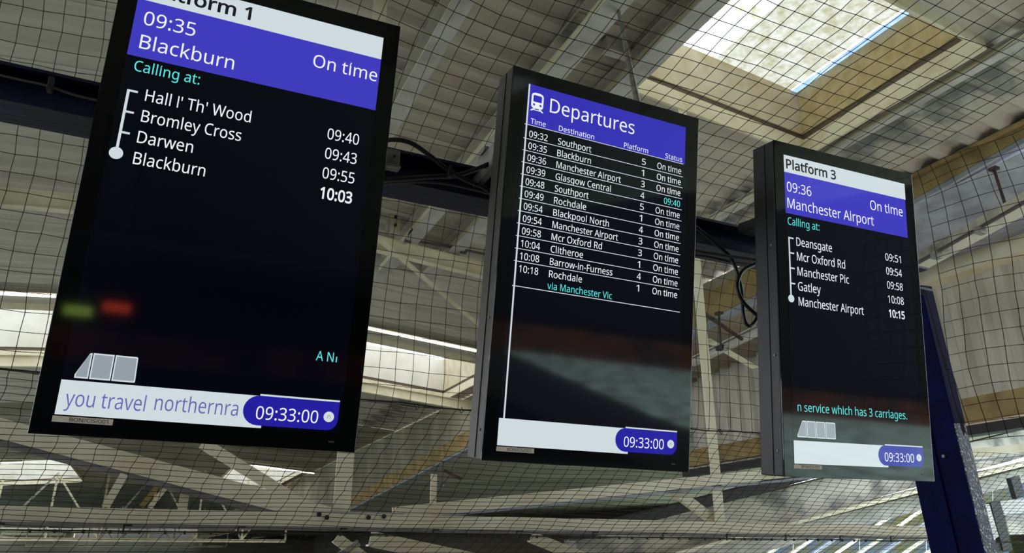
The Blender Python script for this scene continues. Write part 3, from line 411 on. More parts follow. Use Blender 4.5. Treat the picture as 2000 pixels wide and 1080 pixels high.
tv(355, 1000, .055, T(355, 950).z); tv(843, 985, .045, T(843, 925).z)
tm('diagonal', (395, 865), (620, 1003), angle(.07, .04), 'cream', .09)
tm('diagonal', (1305, 950), (1425, 1040), angle(.08, .05), 'cream', .09)
tm('diagonal', (243, 926), (206, 990), rect(.045, .01), 'liner', -.02)
tm('diagonal', (328, 946), (292, 992), rect(.03, .01), 'liner', .0)
tm('diagonal', (312, 944), (276, 990), rect(.03, .01), 'ochre', .01)
tm('diagonal', (720, 1052), (1010, 1112), angle(.10, .08), 'cream', .25)
tm('diagonal', (1035, 1048), (1165, 1100), angle(.08, .05), 'cream', .2)
tm('diagonal', (655, 1050), (725, 1100), angle(.07, .05), 'cream', .2)
tm('diagonal', (700, 1060), (640, 1100), angle(.04, .05), 'bluegrey', .2)
g = T(700, 1015, -.03)
rel(MB().box(g, (.62, .02, .10)), truss).build('gusset_plate', 'greypaint', truss, bevel=.003)
wr = 0
for x, y in ((622, 1005), (637, 1011), (718, 1011), (748, 1009)):
    p = T(x, y, -.05); rel(MB().tube([p, p - V((0, .03, 0))], .016, 6), truss).build('bolt', 'darkmetal', truss)
# braces at mid height, seen between the screens
beam('roof_brace', rr(738, 462, .45), rr(945, 640, .45), angle(.09, .06), 'cream', 'thin cream diagonal brace between the left and middle screens', 'brace')
beam('hanger_rail', yp(1350, 708, 7.4), yp(1490, 640, 6.2), ibeam(.10, .09), 'greypaint', 'pale grey rail between the middle and right screens, below the black cable loop', 'rail')
beam('roof_brace', yp(1380, 660, 7.0), yp(1475, 715, 7.6), angle(.10, .06), 'cream', 'cream brace between the middle and right screens, crossing behind the rail', 'brace')
beam('roof_brace', yp(1362, 603, 6.0), yp(1450, 663, 6.0), rect(.03, .03), 'rust', 'dark thin tie rod between the middle and right screens', 'brace')
beam('roof_brace', yp(866, 918, 9.0), yp(900, 935, 9.0), rect(.03, .03), 'rust', 'short dark tie behind the lower left corner of the middle screen', 'brace')

# far canopy seen at the lower right
YC = 9.0
can = empty('far_canopy', yp(1500, 980, YC), label='neighbouring platform canopy with dark gutter, low behind the right screen', cat='canopy')
def cm(name, a, b, hpx, m_, dY=0, depth=.3):
    A = yp(a[0], a[1], YC + dY); B = yp(b[0], b[1], YC + dY); h = hpx / F * YC / ray(*a).y; B = A + (B - A) * 1.6
    mb = MB(); mb.extrude(rect(depth, h), A, B, (0, 0, 1)); return rel(mb, can).build(name, m_, can)
cm('gutter', (1120, 1045), (2060, 802), 20, 'gutter')
cm('fascia_panel', (1120, 1092), (2060, 848), 74, 'sheet_old', .2)
cm('fascia_edge', (1120, 1130), (2060, 889), 7, 'liner', .0)
cm('soffit_band', (1120, 1152), (2060, 911), 38, 'greypaint', .25)
# glazed gable of the next building
YG = 30
gg = empty('glazed_gable', yp(1650, 1060, YG), label='far glazed roof with white bars and yellowish panes, bottom right below the screens', cat='glazing')
def gq(name, pts, m_, dY=0, th=.02):
    P = [yp(x, y, YG + dY) for x, y in pts]; n = len(P); mb = MB()
    mb.add(P + [p + V((0, th, 0)) for p in P], [tuple(range(n)), tuple(range(2 * n - 1, n - 1, -1))] + [(i, (i + 1) % n, n + (i + 1) % n, n + i) for i in range(n)])
    return rel(mb, gg).build(name, m_, gg)
for i in range(1, 6):
    x = 1290 + i * 130
    gq('glass_pane', [(x, 1010), (x + 129, 985), (x + 129, 1120), (x, 1120)] if x < 1800 else [(x, 935), (x + 129, 915), (x + 129, 1120), (x, 1120)], 'farglass')
for i in range(14):
    x = 1400 + i * 44
    mb = MB(); mb.extrude(rect(.13, .13), yp(x, 1120, YG - .2), yp(x + 190, 990, YG - .2), (0, 1, 0)); rel(mb, gg).build('glazing_bar', 'liner' if i % 3 else 'bluegrey', gg)
# building at the lower right corner with black frames
YB = 8.0
fb = empty('black_window_frame', yp(1950, 1020, YB), label='black angular frame beside the blue post in the bottom right corner', cat='frame')
def fq(name, pts, m_, parent, dY=0, th=.08, Y=YB):
    P = [yp(x, y, Y + dY) for x, y in pts]; n = len(P); mb = MB()
    mb.add(P + [p + V((0, th, 0)) for p in P], [tuple(range(n)), tuple(range(2 * n - 1, n - 1, -1))] + [(i, (i + 1) % n, n + (i + 1) % n, n + i) for i in range(n)])
    return rel(mb, parent).build(name, m_, parent)
fq('upright', [(1935, 982), (1953, 977), (1977, 1072), (1960, 1076)], 'darkmetal', fb)
fq('bottom_bar', [(1936, 1062), (1974, 1058), (1978, 1076), (1940, 1082)], 'darkmetal', fb, .02)
fq('side_plate', [(1918, 988), (1932, 984), (1951, 1048), (1940, 1054)], 'greypaint', fb, -.02, .03)
fq('back_upright', [(1908, 960), (1918, 988), (1945, 1085), (1936, 1085)], 'darkmetal', fb, .04)
fb2 = empty('black_window_frame', yp(1985, 950, YB), label='small black bar at the right edge, above the black angular frame', cat='frame')
fq('upright', [(1974, 934), (1991, 929), (2002, 969), (1986, 974)], 'darkmetal', fb2)
fb3 = empty('wall_panel_block', yp(1980, 1020, YB + .5), label='grey panelled block behind the black frame in the bottom right corner', cat='wall')
fq('panel', [(1953, 980), (2040, 968), (2040, 1000), (1962, 1004)], 'greypaint', fb3, .5)
fq('panel', [(1963, 1006), (2040, 1002), (2040, 1038), (1972, 1044)], 'sheet_old', fb3, .5)
fq('window_pane', [(1973, 1046), (2040, 1040), (2040, 1100), (1985, 1100)], 'farglass', fb3, .52)

# rods and hangers
s = empty('stay_rod', zp(1207, 18, 4.28), label='grey steel stay rod dropping from the roof behind the middle screen', cat='rod')
top = s.location.copy(); bot = yp(1243, 190, 2.62); d = bot - top
MB().tube([(0, 0, 0), d * 1.06], .016, 8).build('rod', 'steel', s)
MB().box((0, 0, .0), (.07, .05, .09)).build('clevis', 'rust', s, bevel=.004)
MB().box((0, 0, .07), (.14, .10, .012)).build('top_plate', 'greypaint', s)
s = empty('stay_cable', top, label='dark stay cable slanting down left from the top of the grey rod', cat='cable')
MB().tube([(0, 0, .02), zp(1158, 70, 4.3) - top, zp(1100, 126, 4.34) - top], .011, 6).build('cable', 'rust', s)
MB().box(zp(1100, 126, 4.34) - top, (.08, .05, .05)).build('anchor', 'conduit', s)
p = zp(1175, 110, 4.25)
s = empty('roof_junction_plate', p, label='dirty grey steel plate with a box under the roof, left of the stay rod', cat='plate')
MB().box((0, 0, .18), (.75, .50, .03)).build('plate', 'sheet_old', s)
MB().box((.12, -.06, .08), (.26, .10, .14)).build('box', 'greypaint', s, bevel=.006)
MB().box((-.15, .05, .11), (.12, .16, .09)).build('bracket', 'rust', s, bevel=.006)
def hanger(name, a, b, Y, label, r=.014):
    A = xp(a[0], a[1], Y) ; B = xp(b[0], b[1], Y)
    s = empty(name, B, label=label, cat='hanger')
    MB().tube([(0, 0, 0), A - B], r, 6).build('rod', 'rust', s)
    MB().box(A - B, (.07, .08, .03)).build('top_bracket', 'rust', s, bevel=.004)
    MB().box((0, 0, -.02), (.07, .12, .05)).build('clamp', 'darkmetal', s, bevel=.006)
    MB().box((0, -.08, -.04), (.03, .05, .06)).build('clip', 'steel', s, bevel=.004)
    return s
hanger('rail_hanger', (1941, 330), (1965, 405), 7.0, 'rusty hanger rod holding the rail at the far right edge')
hanger('rail_hanger', (1404, 612), (1408, 676), 5.6, 'dark hanger rod between the middle and right screens, standing on the pale rail')
hanger('rail_hanger', (866, 902), (864, 945), 6.2, 'small dark hanger rod left of the lower corner of the middle screen', .012)
A = xp(1760, 542, 7.0); B = xp(2060, 374, 7.0)
s = empty('cable_tray', A, label='olive grey cable tray with pipe along the far right, below the hanger rod', cat='tray')
MB().extrude([(-.12, 0), (.12, 0), (.12, .09), (.105, .09), (.105, .015), (-.105, .015), (-.105, .09), (-.12, .09)], (0, 0, 0), B - A).build('tray', 'sheet_old', s)
MB().tube([V((-.16, 0, -.03)), B - A + V((-.16, 0, -.03))], .02, 8).build('pipe', 'conduit', s)
for t_ in (.33, .62): MB().box((B - A) * t_ + V((-.16, 0, -.06)), (.10, .07, .07)).build('pipe_clip', 'steel', s, bevel=.006)

# conduit on the rafter
pts = [yp(x, y, YR1 - .16) for x, y in ((893, 372), (862, 400), (815, 440), (800, 456), (803, 466), (825, 473), (870, 481), (950, 497), (1010, 510))]
s = empty('conduit_pipe', pts[3], label='dark bent conduit pipe behind the blue beam, between the left and middle screens', cat='pipe')
MB().tube([q - s.location for q in smooth_path(pts)], .020, 8).build('pipe', 'conduit', s, smooth=True)
for x, y in ((797, 470), (905, 492)):
    q = yp(x, y, YR1 - .15) - s.location; MB().box(q, (.09, .05, .05)).build('saddle', 'conduit', s, bevel=.004)

def far_truss(Y, zc, n, label, dia=.0):
    s = empty('roof_truss', (XR, Y, EZ + zc), label=label, cat='truss'); x0, x1 = -9.2, 7.3; st = (x1 - x0) / n
    MB().extrude(ibeam(.14, .16), (x0 - XR, 0, 0), (x1 - XR, 0, 0)).build('bottom_chord', 'cream', s)
    for i in range(n + 1):
        x = x0 + i * st; h = rz(x) - .05 - EZ - zc
        MB().extrude(angle(.10, .07), (x - XR, 0, 0), (x - XR, 0, h), (0, -1, 0)).build('post', 'cream', s)
        if i < n:
            h2 = rz(x + st) - .1 - EZ - zc; a, b = ((x - XR, .05, .05), (x + st - XR, .05, h2)) if (i + (x > XR)) % 2 else ((x + st - XR, .05, .05), (x - XR, .05, h - .1))
            MB().extrude(angle(.09, .06), a, b, (0, -1, 0)).build('diagonal', 'greypaint' if i % 2 else 'cream', s)
far_truss(46.0, .75, 7, 'second cream roof truss, small in the far distance below the left screen')
far_truss(80.0, .80, 7, 'farthest tiny roof truss near the bottom of the view')
b_ = MB(); b_.box((0, 134, 3.0), (260, .5, 8.6)); o = b_.build('wall_far', 'farwall'); tag(o, kind='structure')
b_ = MB(); b_.box((26.2, 85.5, 2.9), (.4, 107, 6.2)); o = b_.build('wall_right_far', 'farwall'); tag(o, kind='structure')

# ================================================================ THE BLUE BEAM AND POST
YBm = 2.52
zbot = yp(860, 372, YBm - .07).z; ztop_ = yp(860, 311, YBm - .07).z; hb = ztop_ - zbot
xpost = ray(1783, 505).x / ray(1783, 505).y * YBm
o = beam('crossbeam', (-3.2, YBm, (zbot + ztop_) / 2), (xpost, YBm, (zbot + ztop_) / 2), ibeam(.15, hb, .012, .010), 'navy', 'dark navy steel crossbeam running behind all three screens')
pa = meet(1826, 1080, (0, 0, 1), 0.02) if False else None
YPo = 2.60
def pp(x, y): return yp(x, y, YPo)
ptop, pbot = pp(1812, 560), pp(1922, 1010)
pdir = (pbot - ptop)
s = empty('support_post', ptop, label='big navy blue steel post with a flecked right face, right of the right screen', cat='post')
hw = .046
top_ext = -pdir * .0; bot_ext = pdir * (1.75 / -pdir.z if pdir.z else 1)
bl = pdir * ((ptop.z - 0.0) / (-pdir.z))
mb = MB(); mb.extrude(rect(.085, .30), top_ext + V((-.02, .15, 0)), bl + V((-.02, .15, 0)), (0, 1, 0)); mb.build('shaft', 'navypost', s, bevel=.004)
mid = pdir * .62
for nm, a_, b_, m_ in (('upper_face', top_ext, mid, 'navypost'), ('flecked_face', mid, bl, 'speckle')):
    mb = MB(); mb.extrude(rect(.088, .006), a_ + V((-.02, -.004, 0)), b_ + V((-.02, -.004, 0)), (0, 1, 0)); mb.build(nm, m_, s)
mb = MB(); mb.extrude(rect(.012, .05), top_ext + V((-.068, .16, 0)), bl + V((-.068, .16, 0)), (0, 1, 0)); mb.build('side_rib', 'navypost', s, bevel=.002)
for t_ in (.36, .75):
    MB().tube([pdir * t_ + V((-.066, .09, 0)), pdir * t_ + V((-.078, .09, 0))], .009, 6).build('bolt', 'steel', s)

# silver bracket, cables
s = empty('beam_bracket', yp(762, 312, 2.40), label='small grey steel bracket clipped to the beam at the right edge of the left screen', cat='bracket')
MB().box((0, 0, 0), (.07, .02, .085)).build('plate', 'steel', s, bevel=.004)
MB().box((0, -.012, -.036), (.07, .035, .010)).build('lip', 'steel', s, bevel=.003)
MB().tube([(.012, -.01, .01), (.012, -.02, .01)], .004, 6).build('screw', 'darkmetal', s)
s = empty('screen_bracket', yp(972, 300, 2.30), label='grey steel mounting bracket behind the left side of the middle screen', cat='bracket')
MB().box((0, 0, 0), (.03, .5, .10)).build('arm', 'steel', s, bevel=.003)
MB().box((-.0, .10, .06), (.05, .05, .02)).build('plate', 'steel', s, bevel=.003)
def cable(name, pts, Y, r, label, m_='cable', clips=()):
    P = [yp(x, y, Y if not isinstance(Y, (list, tuple)) else Y[i]) for i, (x, y) in enumerate(pts)]
    s = empty(name, P[0], label=label, cat='cable')
    MB().tube([q - P[0] for q in smooth_path(P)], r, 10).build('sheath', m_, s, smooth=True)
    for (x, y) in clips:
        q = yp(x, y, Y) - P[0]; MB().box(q, (.014, .03, .045)).build('cable_tie', 'darkmetal', s, bevel=.002)
    return s
cable('power_cable', [(735, 282), (762, 273), (800, 278), (840, 304), (872, 330), (910, 352), (940, 364), (968, 382)], 2.34, .0085, 'thick black cable arching from behind the left screen over the beam', clips=[(878, 336)])
cable('power_cable', [(735, 352), (790, 349), (850, 345), (890, 343), (930, 331), (972, 312)], 2.36, .0095, 'thick black cable lying along the beam and rising to the middle screen')
cable('data_cable', [(735, 360), (800, 356), (860, 358), (930, 372), (975, 385)], 2.40, .004, 'thin grey cable under the two thick cables beside the middle screen', 'conduit')
cable('data_cable', [(-30, 140), (0, 147), (40, 156), (95, 168), (140, 184), (195, 197), (240, 202)], 2.36, .0035, 'thin grey cable clipped along the beam at the left edge', 'conduit', clips=[(99, 166)])
cable('power_cable', [(1335, 432), (1362, 446), (1400, 478), (1430, 508), (1447, 560), (1452, 612), (1459, 634), (1472, 632), (1488, 600), (1500, 560)], 2.36, .0085, 'thick black cable hanging in a loop left of the right screen')
cable('power_cable', [(1505, 505), (1478, 515), (1450, 530), (1440, 560), (1452, 590), (1478, 615), (1505, 640)], 2.32, .0085, 'black cable curling back from the right screen across the hanging loop')
cable('data_cable', [(1330, 482), (1370, 492), (1420, 500), (1500, 512)], 2.34, .007, 'black cable lying along the underside of the beam before the right screen')
cable('data_cable', [(1335, 497), (1380, 501), (1430, 512), (1500, 522)], 2.38, .006, 'lower thin black cable under the beam before the right screen')

# ================================================================ THE BIRD NET
SEAM_Y, SEAM_Z = 4.23, EZ + .834
def netmesh(node, nu, nv, r, skip=None):
    Vt = []; Fc = []
    def seg(a, b):
        d = (b - a); L = d.length
        if L < 1e-5: return
        d /= L; u = d.orthogonal().normalized(); w_ = d.cross(u); o = len(Vt)
        for p in (a, b):
            for k in range(3):
                q = p + (u * math.cos(2.094 * k) + w_ * math.sin(2.094 * k)) * r; Vt.append((q.x, q.y, q.z))
        Fc.extend(((o, o + 1, o + 4, o + 3), (o + 1, o + 2, o + 5, o + 4), (o + 2, o, o + 3, o + 5)))
    N = [[node(i, j) for i in range(nu)] for j in range(nv)]
    for j in range(nv):
        for i in range(nu):
            p = N[j][i]
            if p is None: continue
            if i + 1 < nu and N[j][i + 1] is not None: seg(p, N[j][i + 1])
            if j + 1 < nv and N[j + 1][i] is not None: seg(p, N[j + 1][i])
            o = len(Vt); k = r * 2.1
            for q in ((k, 0, 0), (-k, 0, 0), (0, k, 0), (0, -k, 0), (0, 0, k), (0, 0, -k)): Vt.append((p.x + q[0], p.y + q[1], p.z + q[2]))
            Fc.extend(((o, o + 2, o + 4), (o + 2, o + 1, o + 4), (o + 1, o + 3, o + 4), (o + 3, o, o + 4), (o + 2, o, o + 5), (o + 1, o + 2, o + 5), (o + 3, o + 1, o + 5), (o, o + 3, o + 5)))
    me = bpy.data.meshes.new('net'); me.from_pydata(Vt, [], Fc); me.materials.append(M['net']); me.update(); return me
S = .10
def phi(s_, X):
    """lean of the sheet from vertical, by height along it and by place along the platform"""
    k = min(1, max(0, (X + 1.2) / 2.6)); k = k * k * (3 - 2 * k)
    a = [(0, 6), (.7, 10), (1.1, 26), (1.5, 55), (1.9, 78), (2.4, 86), (9, 88)]
    b = [(0, 4), (.9, 5), (1.6, 10), (2.2, 22), (2.8, 45), (3.3, 70), (9, 85)]
    def ip(t_, s0):
        for (x0, y0), (x1, y1) in zip(t_[:-1], t_[1:]):
            if s0 <= x1: return y0 + (y1 - y0) * (s0 - x0) / (x1 - x0)
        return t_[-1][1]
    return math.radians(ip(a, s_) * k + ip(b, s_) * (1 - k))
NX0 = -2.4; NU = 67; NV = 52
colp = []
for i in range(NU):
    X = NX0 + i * S; y, z = SEAM_Y, SEAM_Z; c_ = [V((X, y, z))]
    for j in range(1, NV):
        f = phi((j - .5) * S, X); y -= math.sin(f) * S; z += math.cos(f) * S; c_.append(V((X, y, z)))
    colp.append(c_)
random.seed(3)
def nodeA(i, j):
    p = colp[i][j].copy(); X = p.x
    wob = .012 * math.sin(X * 3.1 + j * .35) + .010 * math.sin(X * 7.3 - j * .5)
    p += V((random.uniform(-1, 1) * .004 + .006 * math.sin(j * .8), wob, wob * .6 + random.uniform(-1, 1) * .004)); return p
o = bpy.data.objects.new('bird_net', netmesh(nodeA, NU, NV, .0021)); COL.objects.link(o); tag(o, 'dark square-mesh bird net hanging behind the screens and curving up overhead', 'net')
ROPE_Y, ROPE_Z = 5.0, EZ + .128
NB = 28
def nodeB(i, j):
    t_ = j / (NB - 1); X = -3.0 + i * S - .22 * t_
    dip = -.03 * math.sin(math.pi * t_)
    return V((X + .006 * math.sin(j * 1.3 + i) + random.uniform(-1, 1) * .003, SEAM_Y + (ROPE_Y - SEAM_Y) * t_, SEAM_Z + (ROPE_Z - SEAM_Z) * t_ + dip + .008 * math.sin(i * .4 + j * .2)))
o = bpy.data.objects.new('bird_net', netmesh(nodeB, 112, NB, .0019)); COL.objects.link(o); tag(o, 'lower bird net stretched from the seam rope down to the truss, rows packed close', 'net')
def nodeD(i, j):
    t_ = j / 11; X = -3.4 + i * S - .25 * t_
    return V((X + random.uniform(-1, 1) * .003, ROPE_Y + .02 + .55 * t_, ROPE_Z - .01 - .36 * t_))
o = bpy.data.objects.new('bird_net', netmesh(nodeD, 118, 12, .0018)); COL.objects.link(o); tag(o, 'strip of bird net beyond the hooked rope along the bottom of the view', 'net')
XC = 4.13
def nodeC(i, j):
    Y = 2.75 - i * S * .98; z = EZ + .60 + j * S
    if z > EZ + 2.35: return None
    b = .10 * math.sin(math.pi * min(1, (z - EZ - .6) / 1.8))
    return V((XC + b * math.sin(i * .22) + .01 * math.sin(j * .9 + i), Y + .03 * math.sin(j * .35) + random.uniform(-1, 1) * .004, z - .006 * i + .012 * math.sin(i * .7)))
o = bpy.data.objects.new('bird_net', netmesh(nodeC, 24, 18, .0021)); COL.objects.link(o); tag(o, 'rippled bird net curtain to the right of the blue post', 'net')
# ropes
s = empty('net_rope', (0, SEAM_Y, SEAM_Z), label='dark seam rope joining the two nets behind the screens', cat='rope')
MB().tube([(x * .25, .01 * math.sin(x), .008 * math.sin(x * 1.7)) for x in range(-12, 18)], .0045, 6).build('rope', 'rope', s)
for k in range(26):
    x = -2.6 + k * .26 + random.uniform(-.08, .08); m_ = MB(); m_.tube([(x, 0, 0), (x + .012, -.01, -.03), (x + .03, .0, -.012), (x + .02, .01, .012)], .003, 5); m_.build('knot', 'rope', s)
s = empty('net_rope', (0, ROPE_Y, ROPE_Z), label='taut dark rope with hooks along the lower edge of the truss', cat='rope')
MB().tube([(-3.2, 0, 0), (8.2, 0, 0)], .0045, 6).build('rope', 'rope', s)
for k in range(14):
    x = -1.35 + k * .62
    m_ = MB(); m_.box((x, 0, .010), (.009, .010, .05)); m_.box((x + .02, 0, .032), (.045, .010, .010)); m_.build('hook', 'darkmetal', s)
for k in range(60):
    x = -2.2 + k * .135 + random.uniform(-.02, .02); m_ = MB(); m_.box((x, 0, -.004), (.012, .014, .02)); m_.build('net_tie', 'rope', s)
s = empty('net_rope', yp(1883, 850, 2.58), label='knotted rope tying the net to the right side of the blue post', cat='rope')
top_ = yp(1808, 572, 2.58) - s.location
MB().tube([top_ * (k / 8) + V((.004 * math.sin(k * 2.1), 0, 0)) for k in range(9)], .0035, 6).build('rope', 'rope', s)
for k in range(14):
    q = top_ * (.02 + k * .012 if k < 9 else .42 + (k - 9) * .03); m_ = MB(); m_.tube([q, q + V((-.022, -.01, .008)), q + V((-.006, -.02, -.010))], .0028, 5); m_.build('knot', 'rope', s)

# ================================================================ THE SCREENS
GL = json.loads(GLYPHS)
GL['RI'] = [160, [50, 0, 50, 500, 108, 500, 108, 0]]
for k_ in ('R', 'B'): GL[k_ + ' '] = [182]
SCL = 1.3
def text_mb(s_, u0, v, cap, u1=None, wt='R', lay=3, clip=None):
    """flat lettering; u right, v down (fractions of the screen height), cap = capital height; stretched to end at u1"""
    k = cap / 500; adv = 0; G = []
    for ch in s_:
        g = GL.get(wt + ch) or GL['R' + ch]; G.append((adv, g)); adv += g[0]
    xs = [a + p for a, g in G for l in g[1:] for p in l[0::2]]
    lo, hi = min(xs), max(xs); kx = k if u1 is None else (u1 - u0) / (hi - lo)
    mb = MB()
    for a, g in G:
        if len(g) < 2: continue
        loops = [[V((u0 + (a + l[i] - lo) * kx, 0, l[i + 1] * k)) for i in range(0, len(l), 2)] for l in g[1:]]
        flat = [p for l in loops for p in l]
        tri = tessellate_polygon([[V((p.x, p.z, 0)) for p in l] for l in loops])
        mb.add([(p.x * SCL, -.0004 * lay, (-v + p.z) * SCL) for p in flat], [tuple(t_) for t_ in tri])
    return mb
def poly_mb(pts, lay=1, th=0):
    mb = MB(); n = len(pts); P = [V((u, v, 0)) for u, v in pts]; tri = tessellate_polygon([P])
    mb.add([(p.x * SCL, -.0004 * lay, -p.y * SCL) for p in P], [tuple(t_) for t_ in tri]); return mb
def rq(u0, v0, u1, v1): return [(u0, v0), (u1, v0), (u1, v1), (u0, v1)]
def circle(u, v, r, n=28): return [(u + r * math.cos(2 * math.pi * k / n), v + r * math.sin(2 * math.pi * k / n)) for k in range(n)]
def front(mb, name, m_, parent):
    """make every face look at the viewer (towards -y)"""
    me = bpy.data.meshes.new(name); me.from_pydata(mb.v, [], mb.f); me.materials.append(M[m_])
    b = bmesh.new(); b.from_mesh(me); b.normal_update()
    fl_ = [f for f in b.faces if f.normal.y > 0]
    if fl_: bmesh.ops.reverse_faces(b, faces=fl_)
    b.to_mesh(me); b.free(); o = bpy.data.objects.new(name, me); o.parent = parent; COL.objects.link(o); return o
WS = 0.5935
def display(name, tl, r, u, label, sidemat):
    r = V(r).normalized(); u = V(u); u = (u - r * u.dot(r)).normalized(); n = u.cross(r)
    o = empty(name, label=label, cat='screen', group='hanging platform screens'); P = V(tl) + EYE
    o.matrix_world = Matrix(((r.x, n.x, u.x, P.x), (r.y, n.y, u.y, P.y), (r.z, n.z, u.z, P.z), (0, 0, 0, 1)))
    W, H, D = WS * SCL, SCL, .117
    # housing: a folded steel tray with a lip behind the glass
    mb = MB(); mb.box((W / 2, .006 + D / 2, -H / 2), (W, D, H)); mb.build('housing', sidemat, o, bevel=.004)
    mb = MB(); mb.box((W / 2, .006 + D + .012, -H / 2), (W * .82, .026, H * .86)); mb.build('rear_cover', 'housing', o, bevel=.003)
    for uu in (-.0012, W + .0012): MB().box((uu, .02 + D * .30, -H / 2), (.003, .004, H * .99)).build('side_seam', 'housing', o)
    mb = MB(); mb.box((W / 2, .003, -H / 2), (W, .006, H)); g = mb.build('front_glass', 'glass', o, bevel=.0015)
    for side in (0, 1):
        for q in (.33, .66, .93):
            x = -.0005 if side == 0 else W + .0005
            MB().tube([(x, .03, -H * q), (x + (-.003 if side == 0 else .003), .03, -H * q)], .004, 8).build('screw', 'steel', o)
    for q in (.12, .88): MB().box((W * q, .10, .012), (.09, .05, .026)).build('hanging_lug', 'steel', o, bevel=.003)
    MB().box((W / 2, .31, -H * .16), (.30, .38, .05)).build('mounting_arm', 'darkmetal', o, bevel=.004)
    pic = front(poly_mb(rq(.0355, .041, .5565, .9635), 1), 'picture', 'lcd', o)
    mb = MB(); mb.v = []; mb = poly_mb(rq(.536, .979, .548, .9825), 1); front(mb, 'maker_mark', 'conduit', o)
    return o, pic
def clock(pic, white=True):
    front(poly_mb(rq(.0363, .8993, .555, .9625) if False else rq(.0363, .8993, .40, .9630), 2), 'ticker_bar', 'white', pic)
    pts = []
    cx, cy, rr_ = .3905, .9285, .0295
    for k in range(13):
        a = math.pi / 2 + math.pi * k / 12; pts.append((cx + rr_ * math.cos(a), cy - rr_ * math.sin(a)))
    pts = [(p[0], p[1]) for p in pts]
    pts += [(.530, .958), (.540, .9555), (.547, .948), (.5505, .938), (.5505, .899)]
    front(poly_mb(pts, 3), 'clock_panel', 'pill', pic)
    front(poly_mb(rq(.39, .8955, .5505, .8990), 3), 'clock_top_line', 'white', pic)
    front(text_mb('09:33:00', .3865, .9455, .0255, .5095, 'R', 4), 'clock_digits', 'text', pic)
    front(poly_mb(circle(.5312, .9305, .0108), 4), 'seconds_dot', 'white', pic)
    front(poly_mb([(.528 , .934), (.528, .929), (.5312, .9265), (.5345, .929), (.5345, .934), (.533, .934), (.533, .9297), (.5312, .9283), (.5295, .9297), (.5295, .934)], 5), 'dot_symbol', 'carriage', pic)
def train(pic, du=0):
    # three-car train diagram: outline first, car bodies on top
    L = [[(.0560, .8945), (.0560, .8880), (.0745, .8475), (.0772, .8460), (.0790, .8460), (.0790, .8945)],
         rq(.0808, .8455, .1165, .8945), [(.1185, .8455), (.1560, .8455), (.1575, .8475), (.1590, .8925), (.1575, .8945), (.1185, .8945)]]
    if du:
        L = [[(.0512, .890), (.0512, .884), (.070, .8445), (.0722, .8430), (.0850, .8430), (.0850, .890)], rq(.0868, .8430, .1195, .890), rq(.1213, .8430, .1560, .890), [(.1578, .8430), (.194, .8430), (.1955, .845), (.1955, .888), (.194, .890), (.1578, .890)]]
    for l in L:
        front(poly_mb(l, 2), 'carriage_outline', 'white', pic)
        cx = sum(p[0] for p in l) / len(l); cy = sum(p[1] for p in l) / len(l)
        x0, x1 = min(p[0] for p in l), max(p[0] for p in l); y0, y1 = min(p[1] for p in l), max(p[1] for p in l)
        mx, my = (x0 + x1) / 2, (y0 + y1) / 2; fx = 1 - .0045 / (x1 - x0); fy = 1 - .0055 / (y1 - y0)
        front(poly_mb([(mx + (p[0] - mx) * fx, my + (p[1] - my) * fy) for p in l], 3), 'carriage_body', 'carriage', pic)
def tree(pic, u, v0, v1, ticks):
    t_ = .0026
    front(poly_mb(rq(u - t_, v0 - t_, u + t_, v1), 2), 'route_line', 'white', pic)
    for v in ticks: front(poly_mb(rq(u, v - .0022, u + .0175, v + .0022), 3), 'route_tick', 'white', pic)
    front(poly_mb(circle(u, v1, .0128 if u > .05 else .0115), 4), 'route_end_dot', 'white', pic)
def sticker(o, u0=.034, u1=.134, v0=.9655, v1=.9765):
    p = front(poly_mb(rq(u0, v0, u1, v1), 2), 'asset_sticker', 'sticker', o)
    front(text_mb('BON/CIS/001', u0 + .028, v1 - .0022, .0072, u1 - .008, 'R', 3), 'sticker_letters', 'ink', p)
D = [((-0.27885, 1.91117, 1.55655), (0.99914, -0.04041, -0.00916), (0.0036, -0.13558, 0.99076)),
     ((0.89582, 1.90852, 1.5499), (0.99999, -0.00407, -0.00314), (0.00239, -0.17327, 0.98487)),
     ((2.04072, 1.90935, 1.55246), (0.99961, -0.02426, 0.01386), (-0.01722, -0.14431, 0.98938))]
# --- left: platform 1
o, pic = display('platform_display', *D[0], 'left hanging black screen showing Platform 1 and the 09:35 to Blackburn', 'housing')
front(poly_mb(rq(.0363, .0420, .5560, .0985), 2), 'title_band', 'white', pic)
front(poly_mb(rq(.0363, .0985, .5560, .2290), 2), 'train_band', 'blue', pic)
T_ = lambda *a, name='lettering', m_='text', p=pic, **k: front(text_mb(*a, **k), name, m_, p)
T_('Platform 1', .0463, .0830, .0300, .2600, 'B', m_='dark')
T_('09:35', .0545, .1545, .0315, .1550); T_('Blackburn', .0555, .2095, .0315, .2415); T_('On time', .4045, .1575, .0310, .5510)
T_('Calling at:', .0540, .2615, .0235, .1800, m_='cyan')
for i, (nm, e, tm_) in enumerate((("Hall I' Th' Wood", .2920, '09:40'), ('Bromley Cross', .2785, '09:43'), ('Darwen', .1895, '09:55'), ('Blackburn', .2200, '10:03'))):
    v = .3225 + i * .0462
    T_(nm, .0845, v, .0258, e, name='station_name'); T_(tm_, .4560, v + (.0005 * i), .0258, .5265, 'B' if i == 3 else 'R', name='calling_time')
tree(pic, .0520, .3070, .4450, (.3070, .3535, .3990))
front(text_mb('A N', .4905, .8165, .0200, .5270), 'scrolling_letters', 'cyan', pic)
front(poly_mb(rq(.5320, .8045, .5343, .8165), 3), 'scrolling_letters', 'cyan', pic)
train(pic); clock(pic)
front(text_mb('you travel', .0490, .9465, .0290, .1840, 'R', 4), 'ticker_letters', 'violet', pic)
front(text_mb('northernra', .2000, .9425, .0290, .3520, 'R', 4), 'ticker_letters', 'violet', pic)
